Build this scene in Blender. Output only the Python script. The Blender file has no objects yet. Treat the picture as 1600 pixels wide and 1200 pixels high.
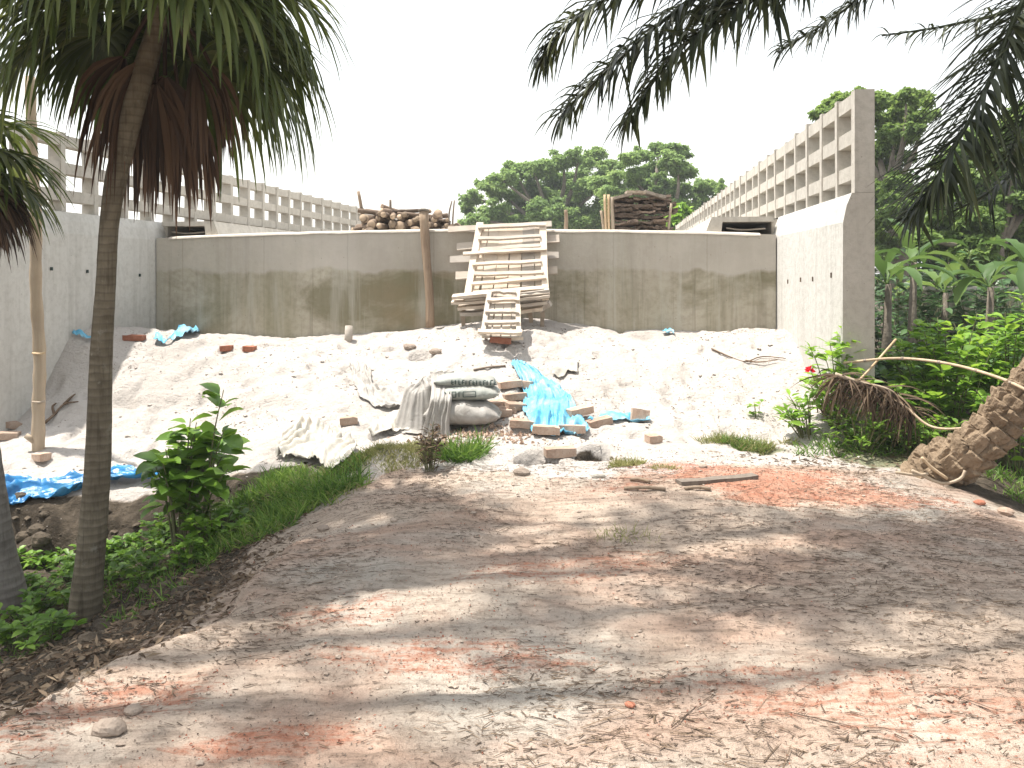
import bpy, math, random
import numpy as np
from mathutils import Vector, Matrix

random.seed(7)
rng = np.random.default_rng(7)
scene = bpy.context.scene
COL = scene.collection
PI = math.pi

# ------------------------------------------------------------------ camera
F = 1250.0            # focal length in photo pixels (1600 wide)
HY = 425.0            # horizon row
EYE = 1.6
cd = bpy.data.cameras.new('camera'); cam = bpy.data.objects.new('camera', cd); COL.objects.link(cam)
cam.location = (0, 0, EYE); cam.rotation_euler = (PI/2, 0, 0)
cd.sensor_width = 36; cd.lens = 36*F/1600; cd.shift_y = (HY-600)/1600
cd.clip_start = .05; cd.clip_end = 2000
scene.camera = cam

# ------------------------------------------------------------------ light
SUN_EL, SUN_AZ = 72.0, -78.0     # azimuth from +Y, negative = left
sv = Vector((math.sin(math.radians(SUN_AZ))*math.cos(math.radians(SUN_EL)),
             math.cos(math.radians(SUN_AZ))*math.cos(math.radians(SUN_EL)), math.sin(math.radians(SUN_EL))))
sd = bpy.data.lights.new('sun', 'SUN'); sd.energy = 4.0; sd.angle = math.radians(1.2); sd.color = (1, .95, .87)
so = bpy.data.objects.new('sun', sd); COL.objects.link(so)
so.rotation_euler = sv.to_track_quat('Z', 'Y').to_euler(); so.location = (-5, 5, 20)
w = bpy.data.worlds.new('World'); scene.world = w; w.use_nodes = True
nt = w.node_tree; bg = nt.nodes['Background']
sk = nt.nodes.new('ShaderNodeTexSky'); sk.sky_type = 'NISHITA'; sk.sun_disc = False
sk.sun_elevation = math.radians(SUN_EL); sk.sun_rotation = math.radians(SUN_AZ)
sk.air_density = 2.0; sk.dust_density = 2.0; sk.ozone_density = 1.0; sk.altitude = 0
hs = nt.nodes.new('ShaderNodeHueSaturation'); hs.inputs['Saturation'].default_value = .2
nt.links.new(sk.outputs[0], hs.inputs['Color']); nt.links.new(hs.outputs[0], bg.inputs[0])
bg.inputs[1].default_value = 0.13
scene.view_settings.view_transform = 'Standard'; scene.view_settings.look = 'None'
scene.view_settings.gamma = 1; scene.view_settings.use_curve_mapping = False
scene.view_settings.exposure = 1.16
scene.cycles.max_bounces = 8; scene.cycles.transparent_max_bounces = 8

# ------------------------------------------------------------------ numeric helpers
_tab = rng.random((256, 256))
def vn(x, y, s=0):
    x = np.asarray(x, float)+s*17.31; y = np.asarray(y, float)+s*9.77
    xi = np.floor(x).astype(int); yi = np.floor(y).astype(int)
    fx = x-xi; fy = y-yi
    fx = fx*fx*(3-2*fx); fy = fy*fy*(3-2*fy)
    a = _tab[xi & 255, yi & 255]; b = _tab[(xi+1) & 255, yi & 255]
    c = _tab[xi & 255, (yi+1) & 255]; d = _tab[(xi+1) & 255, (yi+1) & 255]
    return (a*(1-fx)+b*fx)*(1-fy)+(c*(1-fx)+d*fx)*fy
def fbm(x, y, s=0, o=4):
    t = 0; a = .5; k = 1
    for i in range(o):
        t = t+a*vn(x*k, y*k, s+i); a *= .5; k *= 2.03
    return t/(1-.5**o)          # ~0..1
def sst(a, b, x):
    t = np.clip((np.asarray(x, float)-a)/(b-a), 0, 1); return t*t*(3-2*t)
def P(px, py, d):
    return np.array([(px-800)/F*d, d, EYE-(py-HY)/F*d])
def nrm(v):
    v = np.asarray(v, float); return v/np.maximum(np.linalg.norm(v, axis=-1, keepdims=True), 1e-9)

TH = math.radians(7.3); CT, ST = math.cos(TH), math.sin(TH)
def uv_of(x, y): return x*CT-y*ST, x*ST+y*CT
def xy_of(u, v): return u*CT+v*ST, -u*ST+v*CT
UR, UL, VW, VN = 2.08, -6.52, 10.73, 7.71      # inner wall faces, abutment face, near wing ends

# ------------------------------------------------------------------ terrain
CP = [(0,-1,0),(-2,-1,-.05),(3,-1,0),(0,1,0),(-1,1,0),(2,1,0),(0,2,0),(-1.2,2,0),(3,2,-.05),(0,3,0),(-1.3,3.2,-.02),(2.5,3,0),
 (0,4.5,.03),(-1.15,4.4,0),(2,4.5,.03),(3,4.5,-.06),(0,5.5,.06),(-.95,5.5,.02),(2,5.5,.08),(3,5.3,-.02),
 (0,6.5,.07),(1.5,6.5,.1),(-.7,6.3,.03),
 (-1.9,4.7,-.26),(-2.66,5,-.6),(-3.5,4.6,-.7),(-3,4.4,-.58),(-2.0,3.2,-.05),(-2.7,3.3,-.28),(-2.3,2,-.05),(-3.2,2,-.2),(-5,3,-.5),(-5,1,-.3),
 (-2.9,5.8,-.7),(-3.8,5.8,-.76),(-2.2,5.7,-.42),(-2.4,6.1,-.42),(-1.63,5.8,-.17),(-1.2,6.35,0),(-1.8,7.27,0),
 (-4.6,6.95,-.42),(-3.8,7.15,-.39),(-3.2,7.2,-.32),(-2.5,7.0,-.2),(-4.6,6.35,-.78),(-3.7,6.45,-.78),(-3.0,6.5,-.68),(-5.6,6.4,-.8),(-5.6,7,-.45),
 (-5.5,8.6,-.085),(-4.74,8.0,-.16),(-5.4,9.63,.79),(-5.45,9.2,.24),(-4.93,9.75,.785),(-3.96,9.9,.69),(-2.74,9.8,.62),
 (-3.56,8.9,.21),(-3.16,7.9,-.14),(-2.66,8.3,.1),(-4.4,8.9,.22),(-.64,8,.1),(-.71,8.9,.5),(-1.6,10,.68),(-.34,10.5,.95),(.85,10.6,.88),(-1.36,10.7,.79),
 (-.15,9.3,.78),(-.15,9.1,.64),(-5.1,11.4,.68),(-3,11.2,.7),(3.43,10.4,.85),(2.47,10.3,.82),(1.65,10.4,.78),(2.16,9,.48),(3.35,9.3,.80),(3.06,8.5,.41),
 (2.4,7.5,.07),(1.28,8,.22),(1.42,8.9,.5),(.84,7,.06),(2.72,6.8,0),(3.07,6.4,0),(4,6,-.2),(5,7,-.15),(5,5,-.3),(4,4,-.28),(4,3,-.2),(5.2,2,-.25),
 (3.1,7.4,.18),(-.2,7.2,.08),(-1.5,9,.45),(-1.6,8.1,.09)]
CP = np.array(CP, float)
def _tk(r2): return np.where(r2 > 1e-12, .5*r2*np.log(np.maximum(r2, 1e-12)), 0)
_n = len(CP)
_A = np.zeros((_n+3, _n+3)); _d2 = ((CP[:, None, :2]-CP[None, :, :2])**2).sum(-1)
_A[:_n, :_n] = _tk(_d2)+np.eye(_n)*.01; _A[:_n, _n] = 1; _A[:_n, _n+1:] = CP[:, :2]; _A[_n, :_n] = 1; _A[_n+1:, :_n] = CP[:, :2].T
_W = np.linalg.solve(_A, np.r_[CP[:, 2], 0, 0, 0])
def tps(x, y):
    out = np.full(x.shape, _W[_n])+_W[_n+1]*x+_W[_n+2]*y
    for i in range(_n):
        out += _W[i]*_tk((x-CP[i, 0])**2+(y-CP[i, 1])**2)
    return out
PITS = [(.67, 6.48, .17, .15, .34), (.19, 6.38, .17, .12, .24), (.42, 6.78, .10, .06, .06), (-1.05, 9.35, .14, .1, .07), (-1.5, 9.6, .2, .1, .06)]
def zones(x, y):
    """0..1 masks: sand, red brick dust, dark soil (with painted shade in the burrows), moss"""
    u, v = uv_of(x, y)
    wob = (fbm(x*1.3, y*1.3, 3)-.5)*1.2
    sand = sst(5.75, 6.6, y+wob*1.0-.12*np.clip(x, -3, 3))
    bankedge = sst(7.02, 7.2, y+wob*.1+.25*np.clip(x+2.6, 0, 1))                                   # sand stops at the tarp bank on the left
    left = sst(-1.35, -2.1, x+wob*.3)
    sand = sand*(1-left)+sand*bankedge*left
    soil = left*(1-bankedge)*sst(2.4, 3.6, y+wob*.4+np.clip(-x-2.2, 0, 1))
    rgt = sst(2.9, 3.7, x+wob*.4+.25*(y-6.5))*sst(5.2, 6.2, y)*sst(7.7, 7.2, y)
    out = np.maximum(sst(2.2, 2.35, u)*sst(6.6, 7.6, v), sst(-6.6, -6.8, u))
    pit = np.maximum.reduce([sst(1.15, .8, np.sqrt(((x-a_)/b1)**2+((y-b_)/b2)**2)) for a_, b_, b1, b2, _ in PITS[:2]])  # burrow insides coloured dark as painted shade, carried in the soil mask
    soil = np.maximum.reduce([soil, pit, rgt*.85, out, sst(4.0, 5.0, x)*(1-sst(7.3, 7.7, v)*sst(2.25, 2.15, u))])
    sand = sand*(1-np.maximum(rgt*.8, out))
    def blob(cx, cy, rx, ry, a, s):
        dx, dy = x-cx, y-cy
        d = np.sqrt(((dx*math.cos(a)+dy*math.sin(a))/rx)**2+((-dx*math.sin(a)+dy*math.cos(a))/ry)**2)
        return sst(1.15, .35, d+(fbm(x*2.3, y*2.3, s)-.5)*1.1)
    red = np.maximum.reduce([blob(1.85, 5.8, 1.4, .6, -.08, 11)*1.35, blob(-.8, 3.75, .5, .22, .1, 12)*.8, blob(-1.5, 3.0, .55, .2, .3, 13)*.9,
        blob(-.85, 2.72, .45, .14, .2, 14), blob(1.1, 2.95, 1.1, .3, -.15, 15)*.75, blob(1.5, 2.55, .55, .16, -.5, 16)*.5, blob(-.2, 3.3, .9, .2, 0, 17)*.85,
        blob(.3, 4.25, .7, .25, .1, 18)*.7, blob(.5, 2.5, .4, .1, .1, 19)*.6, blob(-2.0, 2.7, .6, .3, .3, 20)*.7, blob(-1.0, 2.4, .6, .2, 0, 21)*.6])
    moss = np.maximum.reduce([blob(-1.05, 6.9, .5, .35, .2, 31), blob(-1.7, 6.2, .7, .45, .7, 32), blob(-3.2, 5.9, 1.2, .5, 0, 33)*.7, blob(-.55, 7.0, .35, .25, 0, 34)*.8,
        blob(2.05, 7.15, .42, .2, -.2, 35)*.8, blob(3.3, 7.0, .7, .5, 0, 36)])
    return sand, red, soil, moss
def height(x, y, detail=True):
    x = np.asarray(x, float); y = np.asarray(y, float)
    shp = x.shape; x = x.ravel(); y = y.ravel()
    xc = np.clip(x, -6.5, 5.5); yc = np.clip(y, -1, 11.6)
    z = tps(xc, yc)
    far = sst(0, 8, np.hypot(x-xc, y-yc)); z = z*(1-far)-.45*far
    u, v = uv_of(x, y)
    fo = sst(2.12, 2.34, u)*sst(7.25, 7.75, v)
    z = z*(1-fo)+(-.12)*fo
    fl = sst(-6.58, -6.78, u)*sst(5, 8, y); z = z*(1-fl)-.6*fl
    near = 1-sst(0, 3, np.hypot(x-xc, y-yc))
    if detail:
        wx = x+.25*fbm(x*2, y*2, 40); wy = y+.25*fbm(x*2, y*2, 44)
        slope = sst(6.6, 7.6, y)
        gully = sst(-1.45, -2.2, x)*(1-sst(6.9, 7.2, y))
        z = z+near*((fbm(wx*1.1, wy*1.6, 50)-.5)*.10*(.55+.6*slope)+(fbm(wx*4, wy*5.5, 51)-.5)*(.035+.035*slope+.08*gully)
             +(fbm(wx*14, wy*16, 52, 3)-.5)*(.014+.016*slope+.03*gully))
        # trodden pock marks in the loose sand
        n = vn(wx*6.5, wy*6.5, 60); z = z-near*slope*.055*sst(.62, .95, n)
        n = vn(wx*3.1, wy*3.6, 62); z = z-near*slope*.05*sst(.6, .95, n)
        # ruts on the path
        n = vn(wx*1.3, wy*8, 61); z = z-near*(1-slope)*.016*sst(.6, .95, n)
        # crumbling lip along the path's left edge
        le = sst(2.6, 3.2, y)*sst(5.4, 4.6, y)
        dd = x+1.38+.12*(fbm(y*2.2, y*0, 70)-.5)*2+.35*sst(3.9, 3.0, y)
        z = z-le*.08*sst(.0, -.09, dd)+le*.02*np.exp(-((dd-.06)/.07)**2)
        # bank under the tarp
        bz = sst(-1.9, -2.5, x)*np.exp(-((y-6.72)/.28)**2)
        z = z+bz*((fbm(x*5, y*6, 71)-.5)*.34-.12*sst(6.95, 6.8, y))
    z = z+.13*np.exp(-((x+1.02)/.34)**2-((y-6.55)/.24)**2)
    for cx, cy, rx, ry, dp in PITS:
        d = np.sqrt(((x-cx)/rx)**2+((y-cy)/ry)**2)
        z = z+(.11*np.exp(-((x-cx)/.24)**2-((y-cy-.26)/.14)**2) if dp > .2 else 0)-dp*sst(1.05, .75, d+(vn(x*9, y*9, 80)-.5)*.5)+.03*np.exp(-((d-1.25)/.25)**2)
    return z.reshape(shp)
def hz(x, y): return float(height(np.array([x]), np.array([y]))[0])
def G(px, py, dz=0.0):
    """ground point seen at that photo pixel"""
    d = np.linspace(2.2, 14, 1600)
    x = (px-800)/F*d; z = EYE-(py-HY)/F*d
    g = height(x, d); k = np.argmax(z <= g)
    if not (z <= g).any(): k = len(d)-1
    return np.array([x[k], d[k], g[k]+dz])

# ------------------------------------------------------------------ object helpers
def make_mesh(name, V, Fc, mats=None, smooth=True, midx=None, rnd=None):
    V = np.asarray(V, np.float32); me = bpy.data.meshes.new(name)
    groups = [Fc] if isinstance(Fc, np.ndarray) else [np.asarray(f) for f in Fc if len(f)]
    nl = sum(g.size for g in groups); nf = sum(len(g) for g in groups)
    me.vertices.add(len(V)); me.vertices.foreach_set('co', V.ravel())
    me.loops.add(nl); me.polygons.add(nf)
    me.loops.foreach_set('vertex_index', np.concatenate([g.ravel() for g in groups]).astype(np.int32))
    tot = np.concatenate([np.full(len(g), g.shape[1]) for g in groups]).astype(np.int32)
    st = np.r_[0, np.cumsum(tot)[:-1]].astype(np.int32)
    me.polygons.foreach_set('loop_start', st)
    me.polygons.foreach_set('loop_total', tot)
    if midx is not None: me.polygons.foreach_set('material_index', np.asarray(midx, np.int32))
    me.polygons.foreach_set('use_smooth', np.full(nf, smooth, dtype=bool))
    if rnd is not None:
        a = me.attributes.new('rnd', 'FLOAT', 'POINT'); a.data.foreach_set('value', np.asarray(rnd, np.float32))
    for m in (mats or []): me.materials.append(m)
    me.update(calc_edges=True); me.validate()
    return me
class MB:
    """collects vertices and faces"""
    def __init__(s): s.v = []; s.f = {3: [], 4: []}; s.n = 0; s.r = []; s.m = {3: [], 4: []}
    def add(s, V, Fc, rnd=0.5, mi=0):
        V = np.asarray(V, float).reshape(-1, 3); Fc = np.asarray(Fc, int)
        s.v.append(V); s.f[Fc.shape[1]].append(Fc+s.n); s.m[Fc.shape[1]].append(np.full(len(Fc), mi))
        r = np.asarray(rnd, float); s.r.append(np.full(len(V), float(r)) if r.ndim == 0 else r); s.n += len(V)
    def more(s, Fc, base, mi=0):
        Fc = np.asarray(Fc, int); s.f[Fc.shape[1]].append(Fc+base); s.m[Fc.shape[1]].append(np.full(len(Fc), mi))
    def box(s, c, size, R=None, rnd=.5, mi=0, taper=0):
        h = np.array(size)/2.
        V = np.array([[x, y, z] for x in (-1, 1) for y in (-1, 1) for z in (-1, 1)], float)*h
        if R is not None: V = V@np.asarray(R).T
        s.add(V+np.asarray(c), [[0, 1, 3, 2], [4, 6, 7, 5], [0, 4, 5, 1], [2, 3, 7, 6], [0, 2, 6, 4], [1, 5, 7, 3]], rnd, mi)
    def tube(s, pts, rad, k=8, rnd=.5, cap=True, mi=0, capmi=None):
        pts = np.asarray(pts, float); n = len(pts); rad = np.broadcast_to(np.asarray(rad, float), (n,))
        T = nrm(np.gradient(pts, axis=0)); ref = np.array([0, 0, 1.]) if abs(T[0][2]) < .9 else np.array([1., 0, 0])
        A = nrm(np.cross(T, ref)); B = np.cross(T, A)
        an = np.arange(k)*2*PI/k
        V = pts[:, None]+rad[:, None, None]*(np.cos(an)[None, :, None]*A[:, None]+np.sin(an)[None, :, None]*B[:, None])
        i, j = np.meshgrid(np.arange(n-1), np.arange(k), indexing='ij'); j2 = (j+1) % k
        Fq = np.stack([i*k+j, (i+1)*k+j, (i+1)*k+j2, i*k+j2], -1).reshape(-1, 4)
        b = s.n; s.add(V.reshape(-1, 3), Fq, rnd, mi)
        if cap:
            cm = mi if capmi is None else capmi
            for e, base in ((0, 0), (n-1, (n-1)*k)):
                c = s.n; s.add(pts[e][None], np.zeros((0, 3), int), rnd)
                t = [[c, b+base+q, b+base+(q+1) % k] if e == 0 else [c, b+base+(q+1) % k, b+base+q] for q in range(k)]
                s.more(np.array(t), 0, cm)
    def mesh(s, name, mats, smooth=True, off=(0, 0, 0)):
        V = np.concatenate(s.v)-np.asarray(off)
        f = []; m = []
        for k in (3, 4):
            L = [q for q in s.f[k] if len(q)]
            if L: f.append(np.concatenate(L)); m.append(np.concatenate([q for q in s.m[k] if len(q)]))
        return make_mesh(name, V, f, mats, smooth, np.concatenate(m), np.concatenate(s.r))
def tag(o, label=None, cat=None, group=None, kind=None):
    if label: o['label'] = label
    if cat: o['category'] = cat
    if group: o['group'] = group
    if kind: o['kind'] = kind
    return o
def thing(name, label, cat, loc=(0, 0, 0), rz=0, group=None):
    o = bpy.data.objects.new(name, None); o.empty_display_size = .1; COL.objects.link(o)
    o.location = Vector([float(q) for q in loc]); o.rotation_euler = (0, 0, rz)
    return tag(o, label, cat, group)
def link(name, me, parent=None, loc=(0, 0, 0)):
    o = bpy.data.objects.new(name, me); COL.objects.link(o)
    o.location = Vector([float(q) for q in loc])
    if parent is not None: o.parent = parent
    return o
def put(name, mb, mat, parent=None, smooth=True, label=None, cat=None, group=None, kind=None, origin=None):
    mats = mat if isinstance(mat, (list, tuple)) else [mat]
    if parent is not None and origin is None: origin = PORG.get(parent.name, (0, 0, 0)); loc = (0, 0, 0)
    elif origin is None: origin = (0, 0, 0); loc = (0, 0, 0)
    else: loc = origin
    return tag(link(name, mb.mesh(name, mats, smooth, origin), parent, loc), label, cat, group, kind)
PORG = {}
def wthing(name, label, cat, loc, group=None):
    """Empty at loc; its parts are given in world coordinates"""
    o = thing(name, label, cat, loc, 0, group); PORG[o.name] = tuple(float(q) for q in loc); return o
def wpart(name, mb, mat, parent, smooth=True, label=None, kind=None):
    root = parent
    while root.parent: root = root.parent
    mats = mat if isinstance(mat, (list, tuple)) else [mat]
    return tag(link(name, mb.mesh(name, mats, smooth, PORG[root.name]), parent), label, None, None, kind)
def rotz(a): c, s = math.cos(a), math.sin(a); return np.array([[c, -s, 0], [s, c, 0], [0, 0, 1.]])
def rotx(a): c, s = math.cos(a), math.sin(a); return np.array([[1., 0, 0], [0, c, -s], [0, s, c]])
def roty(a): c, s = math.cos(a), math.sin(a); return np.array([[c, 0, s], [0, 1., 0], [-s, 0, c]])
def bez(pts, n):
    """smooth polyline through control points (Catmull-Rom)"""
    p = np.asarray(pts, float); p = np.vstack([2*p[0]-p[1], p, 2*p[-1]-p[-2]]); m = len(p)-3
    t = np.linspace(0, m-1e-6, n); i = t.astype(int); f = (t-i)[:, None]
    a, b, c, d = p[i], p[i+1], p[i+2], p[i+3]
    return .5*((2*b)+(c-a)*f+(2*a-5*b+4*c-d)*f**2+(3*b-a-3*c+d)*f**3)
def ribbons(mb, base, D, N, L, W, seg=4, droop=0., fold=.25, prof=None, rnd=None, mi=0):
    """many blades at once: base, direction, face normal, length, width (arrays); droop pulls the tip to the ground"""
    base = np.asarray(base, float); n = len(base); D = nrm(D); N = np.asarray(N, float)
    S = nrm(np.cross(D, N)); N = np.cross(S, D)
    L = np.broadcast_to(np.asarray(L, float), (n,)); W = np.broadcast_to(np.asarray(W, float), (n,)); droop = np.broadcast_to(np.asarray(droop, float), (n,))
    t = np.linspace(0, 1, seg+1)
    if prof is None: prof = np.sin(np.clip(t*.92+.08, 0, 1)*PI)**.7
    prof = np.asarray(prof)
    V = np.zeros((n, seg+1, 3, 3))
    # arc that bends down while keeping its length
    p = base.copy(); d = D.copy(); step = L[:, None]/seg
    for k in range(seg+1):
        w = (W*prof[k]/2)[:, None]
        V[:, k, 1] = p
        V[:, k, 0] = p-S*w+N*w*fold; V[:, k, 2] = p+S*w+N*w*fold
        p = p+d*step
        d = nrm(d+np.array([0, 0, -1.])*(droop[:, None]/seg)*(1.1 if k else .4))
        N = nrm(np.cross(S, d)); 
    idx = np.arange(n*(seg+1)*3).reshape(n, seg+1, 3)
    q = []
    for k in range(seg):
        for j in (0, 1):
            q.append(np.stack([idx[:, k, j], idx[:, k, j+1], idx[:, k+1, j+1], idx[:, k+1, j]], -1))
    r = rng.random(n) if rnd is None else np.broadcast_to(np.asarray(rnd, float), (n,))
    mb.add(V.reshape(-1, 3), np.concatenate(q), np.repeat(r, (seg+1)*3), mi)
def cards(mb, base, D, N, L, W, fold=.3, rnd=None, mi=0, droop=.15):
    """small leaves, two folded halves of two triangles each"""
    base = np.asarray(base, float); n = len(base); D = nrm(D); S = nrm(np.cross(D, N)); N = np.cross(S, D)
    L = np.broadcast_to(np.asarray(L, float), (n,))[:, None]; W = np.broadcast_to(np.asarray(W, float), (n,))[:, None]
    V = np.zeros((n, 4, 3))
    V[:, 0] = base; V[:, 1] = base+D*L*.45-S*W*.5+N*W*fold*.5; V[:, 2] = base+D*L-np.array([0, 0, 1.])*L*droop; V[:, 3] = base+D*L*.45+S*W*.5+N*W*fold*.5
    idx = np.arange(n*4).reshape(n, 4)
    Ft = np.concatenate([idx[:, [0, 2, 1]], idx[:, [0, 3, 2]]])
    r = rng.random(n) if rnd is None else np.broadcast_to(np.asarray(rnd, float), (n,))
    mb.add(V.reshape(-1, 3), Ft, np.repeat(r, 4), mi)
def rdir(n, zmin=-1, zmax=1):
    z = rng.uniform(zmin, zmax, n); a = rng.uniform(0, 2*PI, n); r = np.sqrt(1-z*z)
    return np.stack([r*np.cos(a), r*np.sin(a), z], -1)

# ------------------------------------------------------------------ materials
class NT:
    def __init__(s, name):
        s.m = bpy.data.materials.new(name); s.m.use_nodes = True; s.t = s.m.node_tree
        s.b = s.t.nodes['Principled BSDF']; s.out = s.t.nodes['Material Output']
        s.b.inputs['Specular IOR Level'].default_value = .25
    def n(s, ty, **kw):
        o = s.t.nodes.new('ShaderNode'+ty)
        for k, v in kw.items(): setattr(o, k, v)
        return o
    def l(s, a, b): s.t.links.new(a, b)
    def coord(s, scale=(1, 1, 1), rot=(0, 0, 0), kind='Object'):
        t = s.n('TexCoord'); mp = s.n('Mapping'); mp.inputs['Scale'].default_value = scale; mp.inputs['Rotation'].default_value = rot
        s.l(t.outputs[kind], mp.inputs[0]); return mp.outputs[0]
    def noise(s, scale, detail=5, co=None, rough=.55, dist=0):
        q = s.n('TexNoise'); q.inputs['Scale'].default_value = scale; q.inputs['Detail'].default_value = detail
        q.inputs['Roughness'].default_value = rough; q.inputs['Distortion'].default_value = dist
        s.l(co if co is not None else s.coord(), q.inputs['Vector']); return q.outputs['Fac']
    def ramp(s, fac, stops, interp='LINEAR'):
        r = s.n('ValToRGB'); e = r.color_ramp.elements; r.color_ramp.interpolation = interp
        while len(e) > 2: e.remove(e[-1])
        for i, (p, c) in enumerate(stops):
            el = e[i] if i < 2 else e.new(p)
            el.position = p; el.color = (*c, 1) if len(c) == 3 else c
        s.l(fac, r.inputs[0]); return r.outputs[0]
    def gray(s, fac, a, b):
        return s.ramp(fac, [(a, (0, 0, 0)), (b, (1, 1, 1))])
    def mix(s, fac, a, b, mode='MIX'):
        q = s.n('Mix', data_type='RGBA', blend_type=mode); q.clamp_factor = True
        for v, i in ((fac, q.inputs[0]), (a, q.inputs[6]), (b, q.inputs[7])):
            if isinstance(v, (int, float)): i.default_value = v
            elif isinstance(v, tuple): i.default_value = (*v, 1)
            else: s.l(v, i)
        return q.outputs[2]
    def math(s, op, a, b=0., c=None):
        q = s.n('Math', operation=op)
        for v, i in ((a, q.inputs[0]), (b, q.inputs[1]), (c, q.inputs[2])):
            if v is None: continue
            if isinstance(v, (int, float)): i.default_value = v
            else: s.l(v, i)
        return q.outputs[0]
    def sep(s, co):
        q = s.n('SeparateXYZ'); s.l(co, q.inputs[0]); return q.outputs
    def attr(s, name):
        q = s.n('Attribute'); q.attribute_name = name; return q
    def oinfo(s): return s.n('ObjectInfo').outputs['Random']
    def bump(s, h, dist=.01, strength=1., chain=None):
        q = s.n('Bump'); q.inputs['Distance'].default_value = dist; q.inputs['Strength'].default_value = strength
        s.l(h, q.inputs['Height'])
        if chain is not None: s.l(chain, q.inputs['Normal'])
        return q.outputs[0]
    def done(s, col, rough=.85, nor=None, spec=None):
        if isinstance(col, tuple): s.b.inputs['Base Color'].default_value = (*col, 1)
        else: s.l(col, s.b.inputs['Base Color'])
        if isinstance(rough, (int, float)): s.b.inputs['Roughness'].default_value = rough
        else: s.l(rough, s.b.inputs['Roughness'])
        if nor is not None: s.l(nor, s.b.inputs['Normal'])
        if spec is not None: s.b.inputs['Specular IOR Level'].default_value = spec
        return s.m

def leaf_mat(name, dark, mid, light, trans=.35, rough=.5, tcol=None, patch=.6, spec=.3):
    m = NT(name)
    r = m.attr('rnd').outputs['Fac']
    co = m.coord()
    big = m.noise(patch, 3, co)
    f = m.math('ADD', m.math('MULTIPLY', r, .6), m.math('MULTIPLY', m.gray(big, .3, .7), .4))
    c = m.ramp(f, [(.1, dark), (.5, mid), (.95, light)])
    m.done(c, rough, None, spec)
    tr = m.n('BsdfTranslucent'); hsn = m.n('HueSaturation'); hsn.inputs['Value'].default_value = 1.5; hsn.inputs['Hue'].default_value = .485
    m.l(c, hsn.inputs['Color']); m.l(hsn.outputs[0], tr.inputs[0])
    mx = m.n('MixShader'); mx.inputs[0].default_value = trans
    m.l(m.b.outputs[0], mx.inputs[1]); m.l(tr.outputs[0], mx.inputs[2]); m.l(mx.outputs[0], m.out.inputs[0])
    return m.m
def concrete_mat(name, base, dark, light, streak=.5, moss=0., band=None, seams=True):
    m = NT(name); co = m.coord()
    big = m.noise(.7, 6, co, .6); fine = m.noise(14, 6, co, .65); grain = m.noise(90, 3, co)
    c = m.mix(m.gray(big, .3, .72), base, light)
    c = m.mix(m.math('MULTIPLY', m.gray(fine, .45, .75), .35), c, dark)
    st = m.noise(1.0, 5, m.coord((5.5, 5.5, .28)), .6, .4)
    c = m.mix(m.math('MULTIPLY', m.gray(st, .52, .78), streak), c, dark)
    st2 = m.noise(1.0, 4, m.coord((14, 14, .5)), .6, .3)
    c = m.mix(m.math('MULTIPLY', m.gray(st2, .60, .74), streak*.7), c, dark)
    xyz = m.sep(co)
    if moss:
        mo = m.noise(1.0, 5, m.coord((1.2, 1.2, .35)), .6)
        c = m.mix(m.math('MULTIPLY', m.gray(mo, .45, .7), moss), c, (.185, .175, .095))
        wet = m.noise(1.0, 6, m.coord((.55, .55, .8)), .65, .6); c = m.mix(m.math('MULTIPLY', m.gray(wet, .47, .60), .75), c, (.155, .14, .08))
        wl = m.noise(1.0, 5, m.coord((3., 3., .2)), .7, .3); c = m.mix(m.math('MULTIPLY', m.gray(wl, .53, .68), .7), c, (.42, .40, .345))
        br = m.noise(1.0, 4, m.coord((.35, .35, .5), (.5, .2, .1)), .6); c = m.mix(m.math('MULTIPLY', m.gray(br, .55, .66), .5), c, (.23, .155, .085))
    if band is not None:       # smoother upper lift of a later pour, its irregular lower edge
        e = m.math('ADD', xyz[2], m.math('MULTIPLY', m.math('SUBTRACT', m.noise(1.6, 5, co), .5), .34))
        k = m.math('MULTIPLY', m.gray(m.math('SUBTRACT', e, band-.5), .475, .525), m.ramp(m.noise(.5, 3, co), [(.3, (.45, .45, .45)), (.6, (1, 1, 1))]))
        c = m.mix(m.math('MULTIPLY', k, .8), c, m.mix(m.gray(big, .3, .7), (.41, .375, .335), (.52, .485, .44)))
    if seams:
        s1 = m.math('PINGPONG', m.math('ADD', xyz[0], m.math('MULTIPLY', fine, .03)), .61)
        k = m.math('MULTIPLY', m.math('LESS_THAN', s1, .009), .16)
        c = m.mix(k, c, dark)
        s2 = m.math('PINGPONG', m.math('ADD', xyz[1], m.math('MULTIPLY', fine, .03)), .37)
        c = m.mix(m.math('MULTIPLY', m.math('LESS_THAN', s2, .010), .25), c, dark)
    vo = m.n('TexVoronoi'); vo.inputs['Scale'].default_value = 9; m.l(co, vo.inputs['Vector'])
    pit = m.gray(vo.outputs['Distance'], .03, .07)
    c = m.mix(m.math('MULTIPLY', m.math('SUBTRACT', 1., pit), .6), c, dark)
    nb = m.bump(grain, .004, .5); nb = m.bump(fine, .012, .6, nb); nb = m.bump(pit, .006, .6, nb)
    return m.done(c, .9, nb, .2)
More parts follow.
